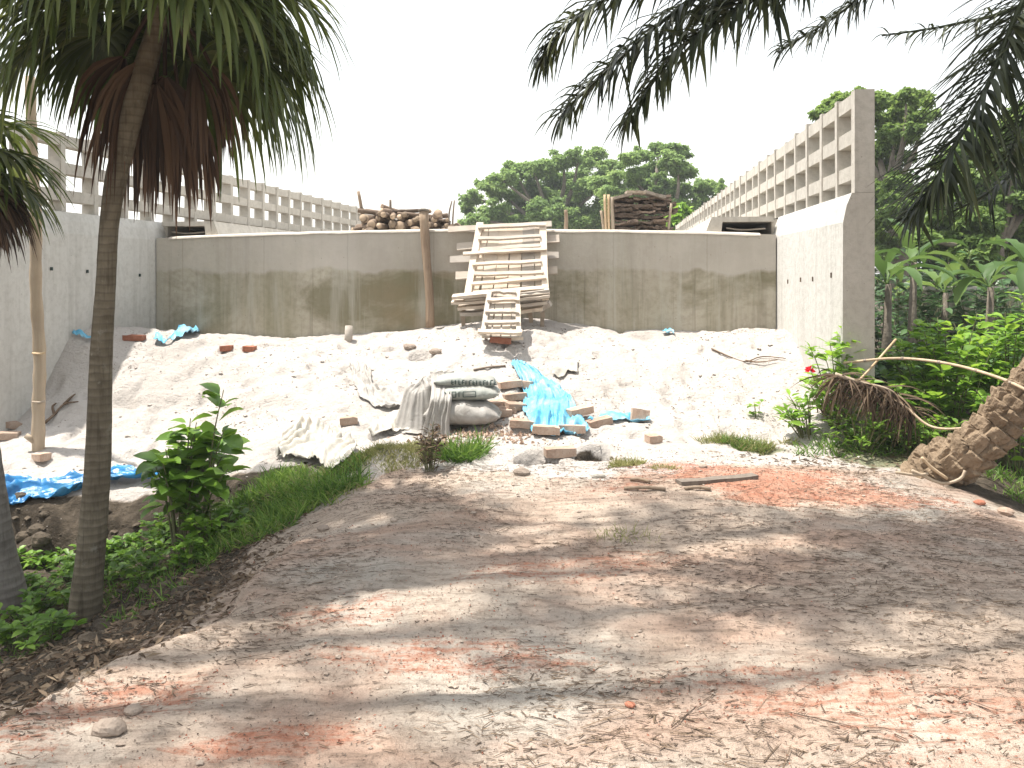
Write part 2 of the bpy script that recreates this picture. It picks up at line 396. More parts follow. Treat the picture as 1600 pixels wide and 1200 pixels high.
def wood_mat(name, a, b, dark, scale=1., rough=.8, grainaxis=0):
    m = NT(name); sc = [22*scale]*3; sc[grainaxis] = 1.6*scale
    co = m.coord(tuple(sc)); g = m.noise(1, 6, co, .6, .3); r = m.oinfo(); k = m.noise(3*scale, 4)
    c = m.mix(m.gray(g, .3, .7), a, b)
    c = m.mix(m.math('MULTIPLY', m.gray(k, .5, .75), .55), c, dark)
    hv = m.n('HueSaturation'); m.l(c, hv.inputs['Color']); m.l(m.math('MULTIPLY_ADD', r, .5, .72), hv.inputs['Value']); m.l(m.math('MULTIPLY_ADD', r, .4, .7), hv.inputs['Saturation'])
    return m.done(hv.outputs[0], rough, m.bump(g, .006, .7), .2)
def simple_mat(name, a, b, scale=8, rough=.85, bump=.006, objvar=.4, dark=None, spec=.2):
    m = NT(name); co = m.coord(); n1 = m.noise(scale, 6, co, .6); n2 = m.noise(scale*6, 4, co)
    c = m.mix(m.gray(n1, .3, .7), a, b)
    if dark: c = m.mix(m.math('MULTIPLY', m.gray(n2, .55, .75), .7), c, dark)
    hv = m.n('HueSaturation'); m.l(c, hv.inputs['Color']); m.l(m.math('MULTIPLY_ADD', m.oinfo(), objvar, 1-objvar/2), hv.inputs['Value'])
    nb = m.bump(n2, bump, .6); nb = m.bump(n1, bump*2, .6, nb)
    return m.done(hv.outputs[0], rough, nb, spec)
def fabric_mat(name, a, b, rough=.5, scale=3, trans=0., dirt=None, spec=.4, weave=True):
    m = NT(name); co = m.coord(); n1 = m.noise(scale, 5, co, .6); n2 = m.noise(40, 4, co)
    c = m.mix(m.gray(n1, .3, .7), a, b)
    if dirt: c = m.mix(m.math('MULTIPLY', m.gray(m.noise(4.5, 6, co, .65), .48, .7), .75), c, dirt)
    nb = m.bump(n2, .002, .5)
    nb = m.bump(m.noise(11, 4, co, .6, 1.2), .015, .6, nb)
    m.done(c, rough, nb, spec)
    if trans:
        tr = m.n('BsdfTranslucent'); m.l(c, tr.inputs[0]); mx = m.n('MixShader'); mx.inputs[0].default_value = trans
        m.l(m.b.outputs[0], mx.inputs[1]); m.l(tr.outputs[0], mx.inputs[2]); m.l(mx.outputs[0], m.out.inputs[0])
    return m.m

def ground_mat():
    m = NT('ground'); co = m.coord()
    za = m.n('Attribute'); za.attribute_name = 'zone'; zs = m.n('SeparateColor'); m.l(za.outputs['Color'], zs.inputs[0])
    zm = za.outputs['Alpha']
    n_big = m.noise(1.1, 6, co, .6); n_mid = m.noise(6, 7, co, .62); n_fine = m.noise(38, 6, co, .65); n_gr = m.noise(170, 3, co, .6)
    streak = m.noise(1, 6, m.coord((5, 22, 5), (0, 0, .12)), .65, .5)
    def edge(z, amt=.55):
        return m.gray(m.math('ADD', z, m.math('MULTIPLY', m.math('SUBTRACT', n_mid, .5), amt*2)), .38, .62)
    path = m.mix(m.gray(n_big, .35, .65), (.345, .275, .22), (.46, .37, .30))
    path = m.mix(m.gray(m.noise(.45, 4, co, .6, .5), .46, .58), path, m.mix(m.gray(n_big, .35, .65), (.33, .295, .255), (.43, .385, .335)))
    path = m.mix(m.math('MULTIPLY', m.gray(m.noise(.8, 5, m.coord((1, 1.8, 1), (0, 0, .3)), .6, .6), .46, .62), .7), path, (.36, .235, .175))
    path = m.mix(m.math('MULTIPLY', m.gray(streak, .48, .66), .6), path, (.13, .10, .075))
    path = m.mix(m.math('MULTIPLY', m.gray(n_mid, .52, .7), .45), path, (.50, .405, .33))
    path = m.mix(m.math('MULTIPLY', m.gray(n_fine, .56, .68), .6), path, (.11, .08, .06))
    sand = m.mix(m.gray(n_big, .3, .7), (.40, .365, .335), (.47, .435, .405))
    sand = m.mix(m.math('MULTIPLY', m.gray(n_mid, .5, .72), .4), sand, (.34, .30, .265))
    sand = m.mix(m.math('MULTIPLY', m.gray(n_fine, .60, .70), .5), sand, (.20, .165, .135))
    red = m.mix(m.gray(n_mid, .35, .65), (.36, .135, .08), (.42, .225, .155))
    red = m.mix(m.math('MULTIPLY', m.gray(n_fine, .54, .66), .7), red, (.20, .085, .05))
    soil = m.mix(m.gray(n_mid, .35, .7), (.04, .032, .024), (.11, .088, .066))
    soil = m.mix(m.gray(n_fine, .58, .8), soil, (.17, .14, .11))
    moss = m.mix(m.gray(n_fine, .35, .7), (.07, .10, .025), (.20, .19, .09))
    c = m.mix(edge(zs.outputs[0]), path, sand)
    rf = m.math('ADD', m.math('MULTIPLY_ADD', m.math('SUBTRACT', streak, .5), 2.2, m.math('MULTIPLY', zs.outputs[1], .8)), m.math('MULTIPLY', m.math('SUBTRACT', n_fine, .5), 1.5))
    c = m.mix(m.math('MULTIPLY', m.gray(rf, .42, 1.1), .8), c, red)
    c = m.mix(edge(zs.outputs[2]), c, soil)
    c = m.mix(m.math('MULTIPLY', edge(zm, .7), .75), c, moss)
    nb = m.bump(n_gr, .004, .8); nb = m.bump(n_fine, .022, .9, nb); nb = m.bump(streak, .02, .9, nb); nb = m.bump(n_mid, .05, .7, nb)
    return m.done(c, .95, nb, .1)

M = {}
M['ground'] = ground_mat()
M['wall'] = concrete_mat('abutment_concrete', (.36, .325, .26), (.13, .115, .08), (.46, .425, .35), .7, .5, band=1.62)
M['wing'] = concrete_mat('wing_concrete', (.48, .465, .43), (.24, .22, .19), (.58, .565, .53), .42, .0, None, False)
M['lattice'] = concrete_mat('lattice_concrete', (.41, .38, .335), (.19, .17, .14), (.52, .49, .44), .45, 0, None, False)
M['lip'] = concrete_mat('mortar', (.5, .45, .39), (.25, .22, .18), (.6, .55, .48), .1, 0, None, False)
M['plank'] = wood_mat('pale_plank', (.46, .385, .31), (.58, .505, .42), (.30, .235, .18))
M['oldplank'] = wood_mat('old_plank', (.25, .20, .15), (.38, .31, .24), (.10, .075, .055))
M['post'] = wood_mat('post_wood', (.17, .12, .085), (.27, .21, .155), (.08, .055, .04), 1, .85, 2)
M['pole'] = wood_mat('pole_wood', (.36, .26, .16), (.50, .39, .27), (.17, .12, .08), .6, .8, 2)
M['bark'] = simple_mat('log_bark', (.12, .085, .062), (.22, .165, .125), 9, .9, .012, .7, (.05, .035, .025))
M['cut'] = simple_mat('log_cut', (.25, .185, .13), (.38, .29, .21), 6, .85, .003, .7, (.22, .15, .10))
M['slab'] = simple_mat('slab_wood', (.10, .075, .06), (.22, .165, .13), 7, .9, .01, 1.0, (.05, .04, .03))
M['brick'] = simple_mat('pale_brick', (.33, .22, .16), (.45, .35, .28), 10, .92, .008, .35, (.2, .12, .09))
M['redbrick'] = simple_mat('red_brick', (.26, .095, .06), (.35, .155, .10), 10, .92, .006, .3, (.17, .05, .03))
M['stone'] = simple_mat('clod', (.22, .17, .135), (.36, .30, .25), 8, .95, .012, .5, (.12, .09, .07))
M['lump'] = simple_mat('sand_lump', (.30, .265, .235), (.40, .36, .33), 8, .95, .01, .3)
M['clod'] = simple_mat('dark_earth', (.05, .04, .03), (.12, .095, .07), 8, .95, .014, .5, (.03, .024, .018))
M['tarp'] = fabric_mat('light_blue_tarp', (.07, .33, .52), (.19, .48, .64), .45, 2.5, .12, (.40, .48, .50))
M['dtarp'] = fabric_mat('blue_tarp', (.01, .10, .30), (.02, .22, .45), .35, 3, .05, (.10, .25, .35))
M['bag'] = fabric_mat('cement_bag', (.25, .27, .245), (.36, .37, .34), .6, 4, 0, (.23, .205, .18), .25)
M['sheet'] = fabric_mat('dusty_plastic_sheet', (.33, .305, .28), (.47, .45, .425), .55, 5, .15, (.22, .19, .16), .3)
M['sack'] = fabric_mat('white_woven_sack', (.40, .38, .33), (.54, .52, .48), .7, 5, .1, (.38, .32, .24), .2)
M['ink_and_hole'] = simple_mat('dark_print_and_hole', (.03, .05, .045), (.05, .07, .065), 9, .7, .001, 0)
M['twig'] = simple_mat('twig', (.10, .065, .042), (.20, .14, .095), 10, .9, .002, .5)
M['chip'] = simple_mat('red_chip', (.28, .10, .06), (.40, .19, .13), 10, .95, .002, .3)
M['grit'] = simple_mat('grit', (.12, .09, .07), (.28, .22, .18), 5, .95, .002, .5)
M['litter'] = leaf_mat('dry_leaf_litter', (.05, .033, .02), (.11, .075, .048), (.24, .18, .12), .1, .8)
M['debris'] = leaf_mat('dry_debris', (.045, .03, .02), (.10, .07, .048), (.24, .17, .11), .05, .85)
M['palmleaf'] = leaf_mat('fan_palm_leaf', (.030, .048, .010), (.070, .098, .020), (.165, .19, .06), .35, .4)
M['deadleaf'] = leaf_mat('dead_palm_leaf', (.03, .019, .013), (.08, .047, .03), (.20, .13, .075), .25, .7)
M['dateleaf'] = leaf_mat('date_palm_leaf', (.010, .016, .008), (.028, .038, .014), (.075, .085, .03), .25, .45)
M['shrub'] = leaf_mat('broad_shrub_leaf', (.06, .13, .018), (.125, .24, .03), (.23, .37, .055), .4, .4)
M['shrub2'] = leaf_mat('bright_shrub_leaf', (.08, .17, .02), (.17, .32, .035), (.29, .44, .06), .4, .45)
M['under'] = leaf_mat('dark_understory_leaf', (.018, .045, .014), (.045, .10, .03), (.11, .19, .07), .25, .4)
M['banana'] = leaf_mat('banana_leaf', (.04, .085, .02), (.075, .14, .035), (.17, .25, .06), .35, .55)
M['rain'] = leaf_mat('far_tree_leaf', (.10, .17, .05), (.175, .275, .085), (.27, .37, .13), .45, .6, None, .25)
M['tree'] = leaf_mat('tree_leaf', (.08, .14, .035), (.15, .235, .06), (.24, .34, .10), .45, .5, None, .5)
M['grass'] = leaf_mat('grass_blade', (.035, .085, .012), (.085, .175, .025), (.22, .32, .07), .4, .5, None, 2.)
M['drygrass'] = leaf_mat('dry_grass_blade', (.12, .14, .04), (.22, .23, .08), (.36, .33, .16), .3, .7, None, 2.)
M['weed'] = leaf_mat('withered_weed', (.045, .03, .02), (.10, .066, .042), (.20, .145, .085), .2, .8)
M['flower'] = leaf_mat('red_petal', (.5, .01, .02), (.6, .02, .03), (.7, .04, .05), .3, .5)
M['treebark'] = simple_mat('tree_bark', (.12, .10, .08), (.22, .19, .155), 5, .95, .02, .2, (.06, .05, .04))
M['stem'] = simple_mat('green_stem', (.10, .11, .05), (.18, .17, .09), 9, .8, .003, .2)
def ring_bark(name, a, b, d, s):
    m = NT(name); co = m.coord(); n = m.noise(7, 5, co)
    z = m.sep(co)[2]; wv = m.math('SINE', m.math('MULTIPLY', m.math('ADD', z, m.math('MULTIPLY', n, .04)), s))
    st = m.noise(1, 5, m.coord((30, 30, 3)), .6)
    c = m.mix(m.gray(n, .3, .7), a, b); c = m.mix(m.math('MULTIPLY', m.gray(wv, .55, .98), .3), c, d); c = m.mix(m.math('MULTIPLY', m.gray(st, .5, .7), .6), c, d)
    bp = m.noise(2.2, 6, co, .65); c = m.mix(m.math('MULTIPLY', m.gray(bp, .5, .68), .6), c, b); lc = m.noise(9, 6, co, .7); c = m.mix(m.math('MULTIPLY', m.gray(lc, .6, .7), .5), c, (.26, .25, .21))
    nb = m.bump(wv, .004, .4); nb = m.bump(st, .01, .7, nb)
    return m.done(c, .9, nb, .15)
M['palmbark'] = ring_bark('palm_bark', (.095, .078, .055), (.17, .145, .105), (.045, .035, .024), 120)
M['greybark'] = ring_bark('grey_palm_bark', (.14, .125, .11), (.22, .20, .18), (.07, .06, .05), 100)
M['datebark'] = simple_mat('date_palm_bark', (.16, .115, .075), (.28, .21, .145), 7, .95, .02, 0, (.07, .05, .03))

# ------------------------------------------------------------------ ground mesh
def axis(lo, hi, f, far, grow=1.35):
    a = list(np.arange(lo, hi, f)); s = f
    x = a[-1]
    while x < far: s *= grow; x += s; a.append(x)
    s = f; x = a[0]; b = []
    while x > -far: s *= grow; x -= s; b.append(x)
    return np.array(b[::-1]+a)
gx = axis(-6.2, 5.0, .024, 900)
ys = [2.3]
while ys[-1] < 11.2: ys.append(ys[-1]+max(.014, .0040*ys[-1]))
s = .03; y = ys[-1]; up = []
while y < 900: s *= 1.35; y += s; up.append(y)
s = .03; y = 2.3; dn = []
while y > -900: s *= 1.4; y -= s; dn.append(y)
gy = np.array(dn[::-1]+ys+up)
X, Y = np.meshgrid(gx, gy)
Zg = height(X, Y)
nv, nu = X.shape
idx = np.arange(nv*nu).reshape(nv, nu)
quads = np.stack([idx[:-1, :-1], idx[:-1, 1:], idx[1:, 1:], idx[1:, :-1]], -1).reshape(-1, 4)
me = make_mesh('ground', np.stack([X, Y, Zg], -1).reshape(-1, 3), quads, [M['ground']], True)
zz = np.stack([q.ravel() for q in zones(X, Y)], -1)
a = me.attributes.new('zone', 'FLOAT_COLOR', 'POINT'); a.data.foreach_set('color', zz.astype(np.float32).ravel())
tag(link('ground', me), 'pale sand fill sloping down to a trodden earth path', 'ground', None, 'structure')
del ground_mat
exec_order = None

# ------------------------------------------------------------------ bridge
ZB, ZT, ZD = 2.33, 3.28, 2.09        # coping top, lattice top, deck edge
VF = 40.0
bridge = thing('concrete_bridge', 'unfinished grey concrete bridge end with lattice parapets and abutment wall', 'bridge', (0, 0, 0), -TH)
def extrude(sec, v0, v1, n=1, wob=0.):
    """section of (u,z) points, counter-clockwise seen from the camera, extruded along v; closed ends"""
    mb = MB(); k = len(sec); vs = np.linspace(v0, v1, n+1)
    V = np.array([[u, v, z] for v in vs for u, z in sec])
    i, j = np.meshgrid(np.arange(n), np.arange(k), indexing='ij'); j2 = (j+1) % k
    mb.add(V, np.stack([i*k+j, i*k+j2, (i+1)*k+j2, (i+1)*k+j], -1).reshape(-1, 4))
    return mb, k, n
def ext_part(name, sec, v0, v1, mat, parent, caps):
    mb, k, n = extrude(sec, v0, v1, 1)
    for q in caps:
        mb.more([q[::-1]] if False else [list(q)], 0); mb.more([[x+k*n for x in q][::-1]], 0)
    return put(name, mb, mat, parent, False)
def wing(sgn, u0, name_label):
    S = lambda d: u0+sgn*d
    sec = [(S(0), -.9), (S(.012), 2.06), (S(.045), 2.22), (S(.09), ZB), (S(.29), ZB), (S(.29), -.9)]
    if sgn < 0: sec = sec[::-1]
    caps = [(0, 1, 4, 5), (1, 2, 3, 4)]
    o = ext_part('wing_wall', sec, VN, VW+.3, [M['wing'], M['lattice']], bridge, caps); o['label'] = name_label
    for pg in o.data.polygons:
        if abs(pg.normal.y) > .9: pg.material_index = 1  # end faces get the darker concrete, painting in their shade
    sec2 = [(S(0), 1.55), (S(0), ZB-.03), (S(.09), ZB-.002), (S(.29), ZB-.002), (S(.29), 1.55)]
    if sgn < 0: sec2 = sec2[::-1]
    ext_part('edge_beam', sec2, VW+.302, VF, M['lattice'], bridge, [(0, 1, 2, 4), (2, 3, 4, 4)] if False else [(0, 1, 3, 4)])
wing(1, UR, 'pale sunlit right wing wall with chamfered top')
wing(-1, UL, 'light grey left wing wall with small holes painted as dark blocks')
# abutment face with a slightly crowned top, deck slab behind it
def crown(u): return 2.085+.085*np.clip(1-((u-(-2.2))/4.3)**2, 0, 1)
mb = MB(); nu_ = 44; us = np.linspace(UL+.003, UR-.003, nu_+1); zs = np.linspace(-.8, 1, 2)
V = []
for u in us:
    c = float(crown(u)); V += [[u, VW, -.8], [u, VW, c], [u, VW+.32, c], [u, VW+.32, -.8]]
q = []
for i in range(nu_):
    a0 = i*4; b0 = a0+4
    q += [[a0, b0, b0+1, a0+1], [a0+1, b0+1, b0+2, a0+2], [a0+2, b0+2, b0+3, a0+3]]
mb.add(V, q); put('abutment_wall', mb, M['wall'], bridge, False)
mb = MB(); V = []; q = []
for i, u in enumerate(us[1:-1]):
    c = float(crown(u))+.002+.007*float(vn(u*4, 0, 5)); lo = .022+.016*float(vn(u*6, 3, 6))
    V += [[u, VW-.014, c-lo], [u, VW-.012, c-.004], [u, VW+.05, c+.012], [u, VW+.25, c+.01]]
for i in range(len(us)-3):
    a0 = i*4; b0 = a0+4
    for k in range(3): q.append([a0+k, b0+k, b0+k+1, a0+k+1])
mb.add(V, q); put('mortar_lip', mb, M['lip'], bridge, True)
mb = MB(); V = []; q = []
for u in us:
    c = float(crown(u))-.012; V += [[u, VW+.322, c], [u, VF, c], [u, VF, c-.4], [u, VW+.322, c-.4]]
for i in range(nu_):
    a0 = i*4; b0 = a0+4
    for k in range(4): q.append([a0+k, b0+k, b0+(k+1) % 4, a0+(k+1) % 4])
mb.add(V, q); put('deck_slab', mb, M['lattice'], bridge, False)
# hollow footway ducts on both sides of the deck
for sgn, u0 in ((1, UR), (-1, UL)):
    S = lambda d: u0-sgn*d
    zd = 2.075
    sec = [(S(.90), zd), (S(.80), ZB), (S(.004), ZB), (S(.004), ZB-.065), (S(.66), ZB-.065), (S(.68), zd)]
    if sgn < 0: sec = sec[::-1]
    ext_part('footway_duct', sec, VW+.14, VF, M['lattice'], bridge, [(0, 1, 4, 5), (1, 2, 3, 4)])
# loose board lying in each duct mouth
for sgn, u0 in ((1, UR), (-1, UL)):
    mb = MB(); c = u0-sgn*.33
    mb.tube(bez([[c-.26, VW+.3, 2.19], [c-.05, VW+.32, 2.165], [c+.25, VW+.3, 2.18]], 8), .012, 5)
    put('rod', mb, M['lip'], bridge)
# lattice parapets
def lattice(sgn, u0, label):
    ui, uo = u0+sgn*.115, u0+sgn*.29
    mb = MB(); uc = (ui+uo)/2
    mb.box((uc, VN+.055, (ZB+ZT)/2+.002), (abs(uo-ui), .11, ZT-ZB))           # solid end post
    par = put('lattice_parapet', mb, M['lattice'], bridge, False); par['label'] = label
    pm = MB(); pm.box((0, 0, (ZT-ZB)/2+.008), (.172, .085, ZT-ZB+.02))
    pmesh = pm.mesh('post', [M['lattice']], False)
    v = VN+.62; n = 0
    while v < VF-1:
        o = link('post', pmesh, par, (uc+rng.normal(0, .004), v+rng.normal(0, .007), ZB+rng.normal(0, .006))); o.rotation_euler = (rng.normal(0, .008), rng.normal(0, .006), rng.normal(0, .02)); v += .62
    # four rails, slightly thinner than the posts
    for z0, z1 in ((3.135, 3.268), (2.80, 2.935), (2.465, 2.60)):
        m2 = MB(); m2.box((uc, (VN+.11+VF)/2, (z0+z1)/2), (.150, VF-VN-.11, z1-z0)); put('rail', m2, M['lattice'], par, False)
lattice(1, UR, 'right lattice parapet rising towards the camera')
lattice(-1, UL, 'left lattice parapet behind the fan palm')
# solid dark blocks painting the shade of tie-bolt holes, and stubs, on the wing walls
for (px, py, dd) in ((80, 420, 9.3), (136, 424, 9.9), (218, 430, 11.1)):
    x = (px-800)/F
    v = UL*0
    # intersect the pixel ray with u = UL
    d = UL/(x*CT-ST); p = P(px, py, d); uu, vv = uv_of(p[0], p[1])
    mb = MB(); mb.box((UL+.006, vv, p[2]), (.02, .022, .04)); put('tie_hole_shade', mb, M['ink_and_hole'], bridge, False)
for (px, py) in ((1232, 440), (1252, 437), (1271, 436), (1300, 430)):
    x = (px-800)/F; d = (UR+.012)/(x*CT-ST); p = P(px, py, d); uu, vv = uv_of(p[0], p[1])
    mb = MB(); mb.box((UR+.006, vv, p[2]), (.02, .014, .05)); put('tie_stub', mb, M['post'], bridge, False)

def BR(u, v, z): x, y = xy_of(u, v); return np.array([x, y, z])

# ------------------------------------------------------------------ timber
def plank_mesh(p0, p1, w, t, up, bend=.006, seed=0, seg=6, taper=0.):
    """crooked sawn board from p0 to p1; w across, t thick along up"""
    p0 = np.asarray(p0, float); p1 = np.asarray(p1, float); D = nrm(p1-p0); up = np.asarray(up, float)
    S = nrm(np.cross(D, up)); U = np.cross(S, D); mb = MB()
    ts = np.linspace(0, 1, seg+1); r = np.random.default_rng(seed)
    o1 = np.cumsum(r.normal(0, bend, seg+1)); o1 -= np.linspace(o1[0], o1[-1], seg+1)
    o2 = np.cumsum(r.normal(0, bend*.6, seg+1)); o2 -= np.linspace(o2[0], o2[-1], seg+1)
    ww = w*(1+r.normal(0, .06, seg+1)-taper*ts)
    V = []
    for i, q in enumerate(ts):
        c = p0+(p1-p0)*q+S*o1[i]+U*o2[i]
        V += [c-S*ww[i]/2-U*t/2, c+S*ww[i]/2-U*t/2, c+S*ww[i]/2+U*t/2, c-S*ww[i]/2+U*t/2]
    q = [[0, 3, 2, 1], [seg*4, seg*4+1, seg*4+2, seg*4+3]]
    for i in range(seg):
        for k in range(4): q.append([i*4+k, i*4+(k+1) % 4, i*4+4+(k+1) % 4, i*4+4+k])
    mb.add(np.array(V), q); return mb
def board(name, p0, p1, w, t, up, mat, label=None, cat='board', group=None, parent=None, seed=0, bend=.006, taper=0):
    mb = plank_mesh(p0, p1, w, t, up, bend, seed, 6, taper)
    if parent is not None: return wpart(name, mb, mat, parent, False)
    o = put(name, mb, mat, None, False, label, cat, group, origin=(np.asarray(p0)+np.asarray(p1))/2)
    return o
def panel(TL, TR, BL, BR_, nplank, battens, label, gap=.012, stile=.085, seed=0):
    TL, TR, BL, BR_ = map(np.asarray, (TL, TR, BL, BR_))
    root = wthing('shuttering_panel', label, 'wooden panel', (BL+BR_)/2)
    nor = nrm(np.cross(TR-TL, BL-TL)); nor = nor if nor[2] > 0 else -nor
    L = lambda s, t: (TL*(1-s)+TR*s)*(1-t)+(BL*(1-s)+BR_*s)*t
    W = np.linalg.norm(TR-TL)
    for k in range(nplank):
        s = (k+.5)/nplank
        e = .03*rng.random(2)
        pw = (np.linalg.norm(BR_-BL)+W)/2/nplank-gap
        board('plank', L(s, -e[0]*.6)-nor*.012, L(s, 1+e[1]*.5)-nor*.012, pw, .022, nor, M['plank'], parent=root, seed=seed+k, bend=.002)
    for s in (.03, .965):
        board('stile', L(s, -.02)+nor*.018, L(s, 1.02)+nor*.018, stile, .035, nor, M['plank'], parent=root, seed=seed+40+int(s*10), bend=.003)
    for k, (t, s0, s1, ta, tb) in enumerate(battens):
        board('batten', L(s0, t+ta)+nor*.055, L(s1, t+tb)+nor*.055, .04+.012*rng.random(), .038, nor, M['plank'], parent=root, seed=seed+60+k, bend=.006)
    return root
panel(P(747, 352, 10.70), P(852, 353, 10.58), P(726, 470, 10.0), P(857, 467, 9.92), 6,
      [(.04, .02, 1.0, .02, -.02), (.20, .05, .93, .02, -.015), (.35, .10, .92, .03, -.03), (.42, -.12, 1.0, .01, -.05), (.52, .03, .93, .05, .01),
       (.68, .07, .95, .01, 0), (.78, .06, .98, .04, -.03), (.90, .1, .95, .04, -.01), (.985, .02, 1.02, .03, -.03)],
      'large pale timber panel with crooked cross battens leaning on the abutment wall', seed=100)
panel(P(764, 457, 9.78), P(811, 457, 9.76), P(752, 523, 9.22), P(813, 524, 9.2), 4,
      [(.06, .12, .9, 0, .02), (.24, .02, 1, .02, .02), (.54, .02, .98, 0, .02), (.77, .05, .98, .02, .0), (1.0, -.08, 1.05, 0, 0)],
      'small pale timber panel lying on the sand below the large one', stile=.055, seed=200)
lb = [((700, 359), (862, 350), 10.74, 'crooked board along the top of the large timber panel', .08),
      ((714, 386), (874, 373), 10.72, 'uppermost long board sticking out behind the large timber panel', .105),
      ((703, 406), (873, 399), 10.62, 'middle long board sticking out behind the large timber panel', .10),
      ((712, 431), (871, 422), 10.48, 'lowest long board sticking out behind the large timber panel', .10)]
for k, (a, b, d, lab, w_) in enumerate(lb):
    board('timber_board', P(*a, d+.08), P(*b, d-.03), w_, .03, (0, -.85, .4), M['plank'], lab, group='boards around the timber ramp', seed=300+k, bend=.004)
st = [((707, 464), (800, 455), 9.98, .06), ((706, 472), (780, 467), 10.02, .05), ((716, 481), (800, 474), 10.05, .06), ((720, 489), (768, 486), 10.08, .07),
      ((800, 460), (858, 453), 10.0, .06), ((808, 467), (859, 461), 9.98, .055), ((812, 476), (855, 471), 10.02, .06), ((815, 486), (848, 481), 10.06, .07), ((842, 484), (860, 474), 10.1, .1)]
for k, (a, b, d, w_) in enumerate(st):
    board('timber_board', P(*a, d), P(*b, d-.04), .16, w_*.62, (0, -.2, 1), M['plank'], 'short pale board in the rough pile under the large timber panel', group='boards piled under the large timber panel', seed=330+k, bend=.005)
for k, (px, y0, y1, d) in enumerate(((724, 482, 503, 10.1), (847, 478, 505, 10.1), (826, 470, 498, 10.15))):
    board('prop_stick', P(px, y0, d), P(px+4*(k == 2), y1+6, d), .05, .05, (0, 1, 0), M['oldplank'], ['short stick propping the left end of the board pile', 'short stick propping the right end of the board pile', 'slanting stick propping the board pile right of the small panel'][k], 'prop', seed=350+k)
for k, (px, py) in enumerate(((770, 530), (800, 533))):
    g = G(px, py); board('timber_board', g+np.array([-.13, -.03, .035]), g+np.array([.13, -.02, .03]), .09, .035, (0, 0, 1), M['plank'], ['offcut under the left foot of the small timber panel', 'offcut under the right foot of the small timber panel'][k], seed=360+k)
# leaning dark post on the wall
p0 = P(672, 512, 10.75); p1 = P(662, 331, 10.92)
mb = MB(); mb.tube(bez([p0, P(671, 460, 10.78), P(666, 400, 10.84), p1], 14), [.062, .06, .06, .058, .058, .058, .056, .056, .056, .06, .062, .064, .064, .066], 9)
po = wthing('timber_post', 'dark brown post leaning against the abutment wall left of the timber panel', 'post', p0); wpart('shaft', mb, M['post'], po)
mb = MB(); mb.tube([p1, p1+np.array([0, .005, .03])], .075, 9); wpart('cap', mb, M['treebark'], po)
mb = MB(); mb.tube([G(544, 532)-[0, 0, .08], P(545, 509, G(544, 532)[1])], [.055, .05], 9)
put('wooden_stub', mb, M['plank'], None, True, 'short pale wooden stub standing in the sand at the wall foot', 'post', origin=G(544, 532))

# ------------------------------------------------------------------ log pile (left, on the deck)
def log_mesh(seed, L=.6, r=.07):
    mb = MB(); q = np.random.default_rng(seed); n = 7
    ax = np.stack([q.normal(0, .006, n), np.linspace(-L/2, L/2, n), q.normal(0, .006, n)], -1)
    mb.tube(ax, r*(1+q.normal(0, .05, n)), 11, capmi=1)
    return mb.mesh('firewood_log', [M['bark'], M['cut']], True)
logs = [log_mesh(k, .55+.05*k, .042+.006*k) for k in range(6)]
def prof_z(px): return np.interp(px, [565, 585, 612, 634, 655, 675, 700, 716], [345, 329, 326, 325, 334, 338, 342, 350])
ld = 13.2; nlog = 0
rowh = .09
for row in range(9):
    zc = 2.165+row*rowh
    px0 = 568+(row % 2)*6
    px = px0
    while px < 716:
        d = ld+rng.normal(0, .07)
        p = P(px, 0, d); pyc = HY-(zc-EYE)/d*F
        if pyc > prof_z(px)+4:
            o = link('firewood_log', logs[int(rng.integers(6))], None, (p[0], d, zc+rng.normal(0, .012)))
            o.rotation_euler = (rng.normal(0, .12), rng.uniform(0, 6.28), -TH+rng.normal(0, .45)); s_ = rng.uniform(.75, 1.15); o.scale = (s_, 1, s_)
            tag(o, 'barked log in the firewood pile on the deck left of the timber ramp', 'log', 'logs of the left firewood pile'); nlog += 1
        px += rng.uniform(8, 12)
for k in range(10):      # logs lying crosswise on top
    px = rng.uniform(590, 700); d = ld+rng.uniform(-.15, .15); p = P(px, prof_z(px)+5, d)
    o = link('firewood_log', logs[int(rng.integers(6))], None, p); o.rotation_euler = (rng.normal(0, .15), 0, PI/2+rng.normal(0, .35)); o.scale = (.6, .9, .6)
    tag(o, 'thin branch lying crosswise on top of the left firewood pile', 'branch', 'branches on top of the left firewood pile')
sticks = [((571, 360), (560, 299), 'taller stake leaning out at the left end of the log pile', .03), ((576, 360), (562, 308), 'shorter stake leaning out at the left end of the log pile', .026),
          ((601, 345), (597, 322), 'stub stake rising from the log pile', .03), ((612, 345), (610, 312), 'thin stake in the middle of the log pile', .022),
          ((703, 362), (706, 314), 'left of two thin stakes at the right end of the log pile', .015), ((706, 362), (710, 313), 'right of two thin stakes at the right end of the log pile', .015),
          ((704, 347), (722, 356), 'slanting rod at the right foot of the log pile', .02), ((883, 364), (884, 328), 'bare post standing on the deck between the timber panel and the wood stack', .035)]
for k, (a, b, lab, r_) in enumerate(sticks):
    d = 13.1 if k != 7 else 14.; mb = MB()
    mb.tube(bez([P(*a, d)-[0, 0, .15], (P(*a, d)+P(*b, d))/2+rng.normal(0, .01, 3), P(*b, d)], 8), r_*np.linspace(1.1, .85, 8), 7)
    put('wooden_stake', mb, M['post'], None, True, lab, 'stake', origin=P(*a, d))

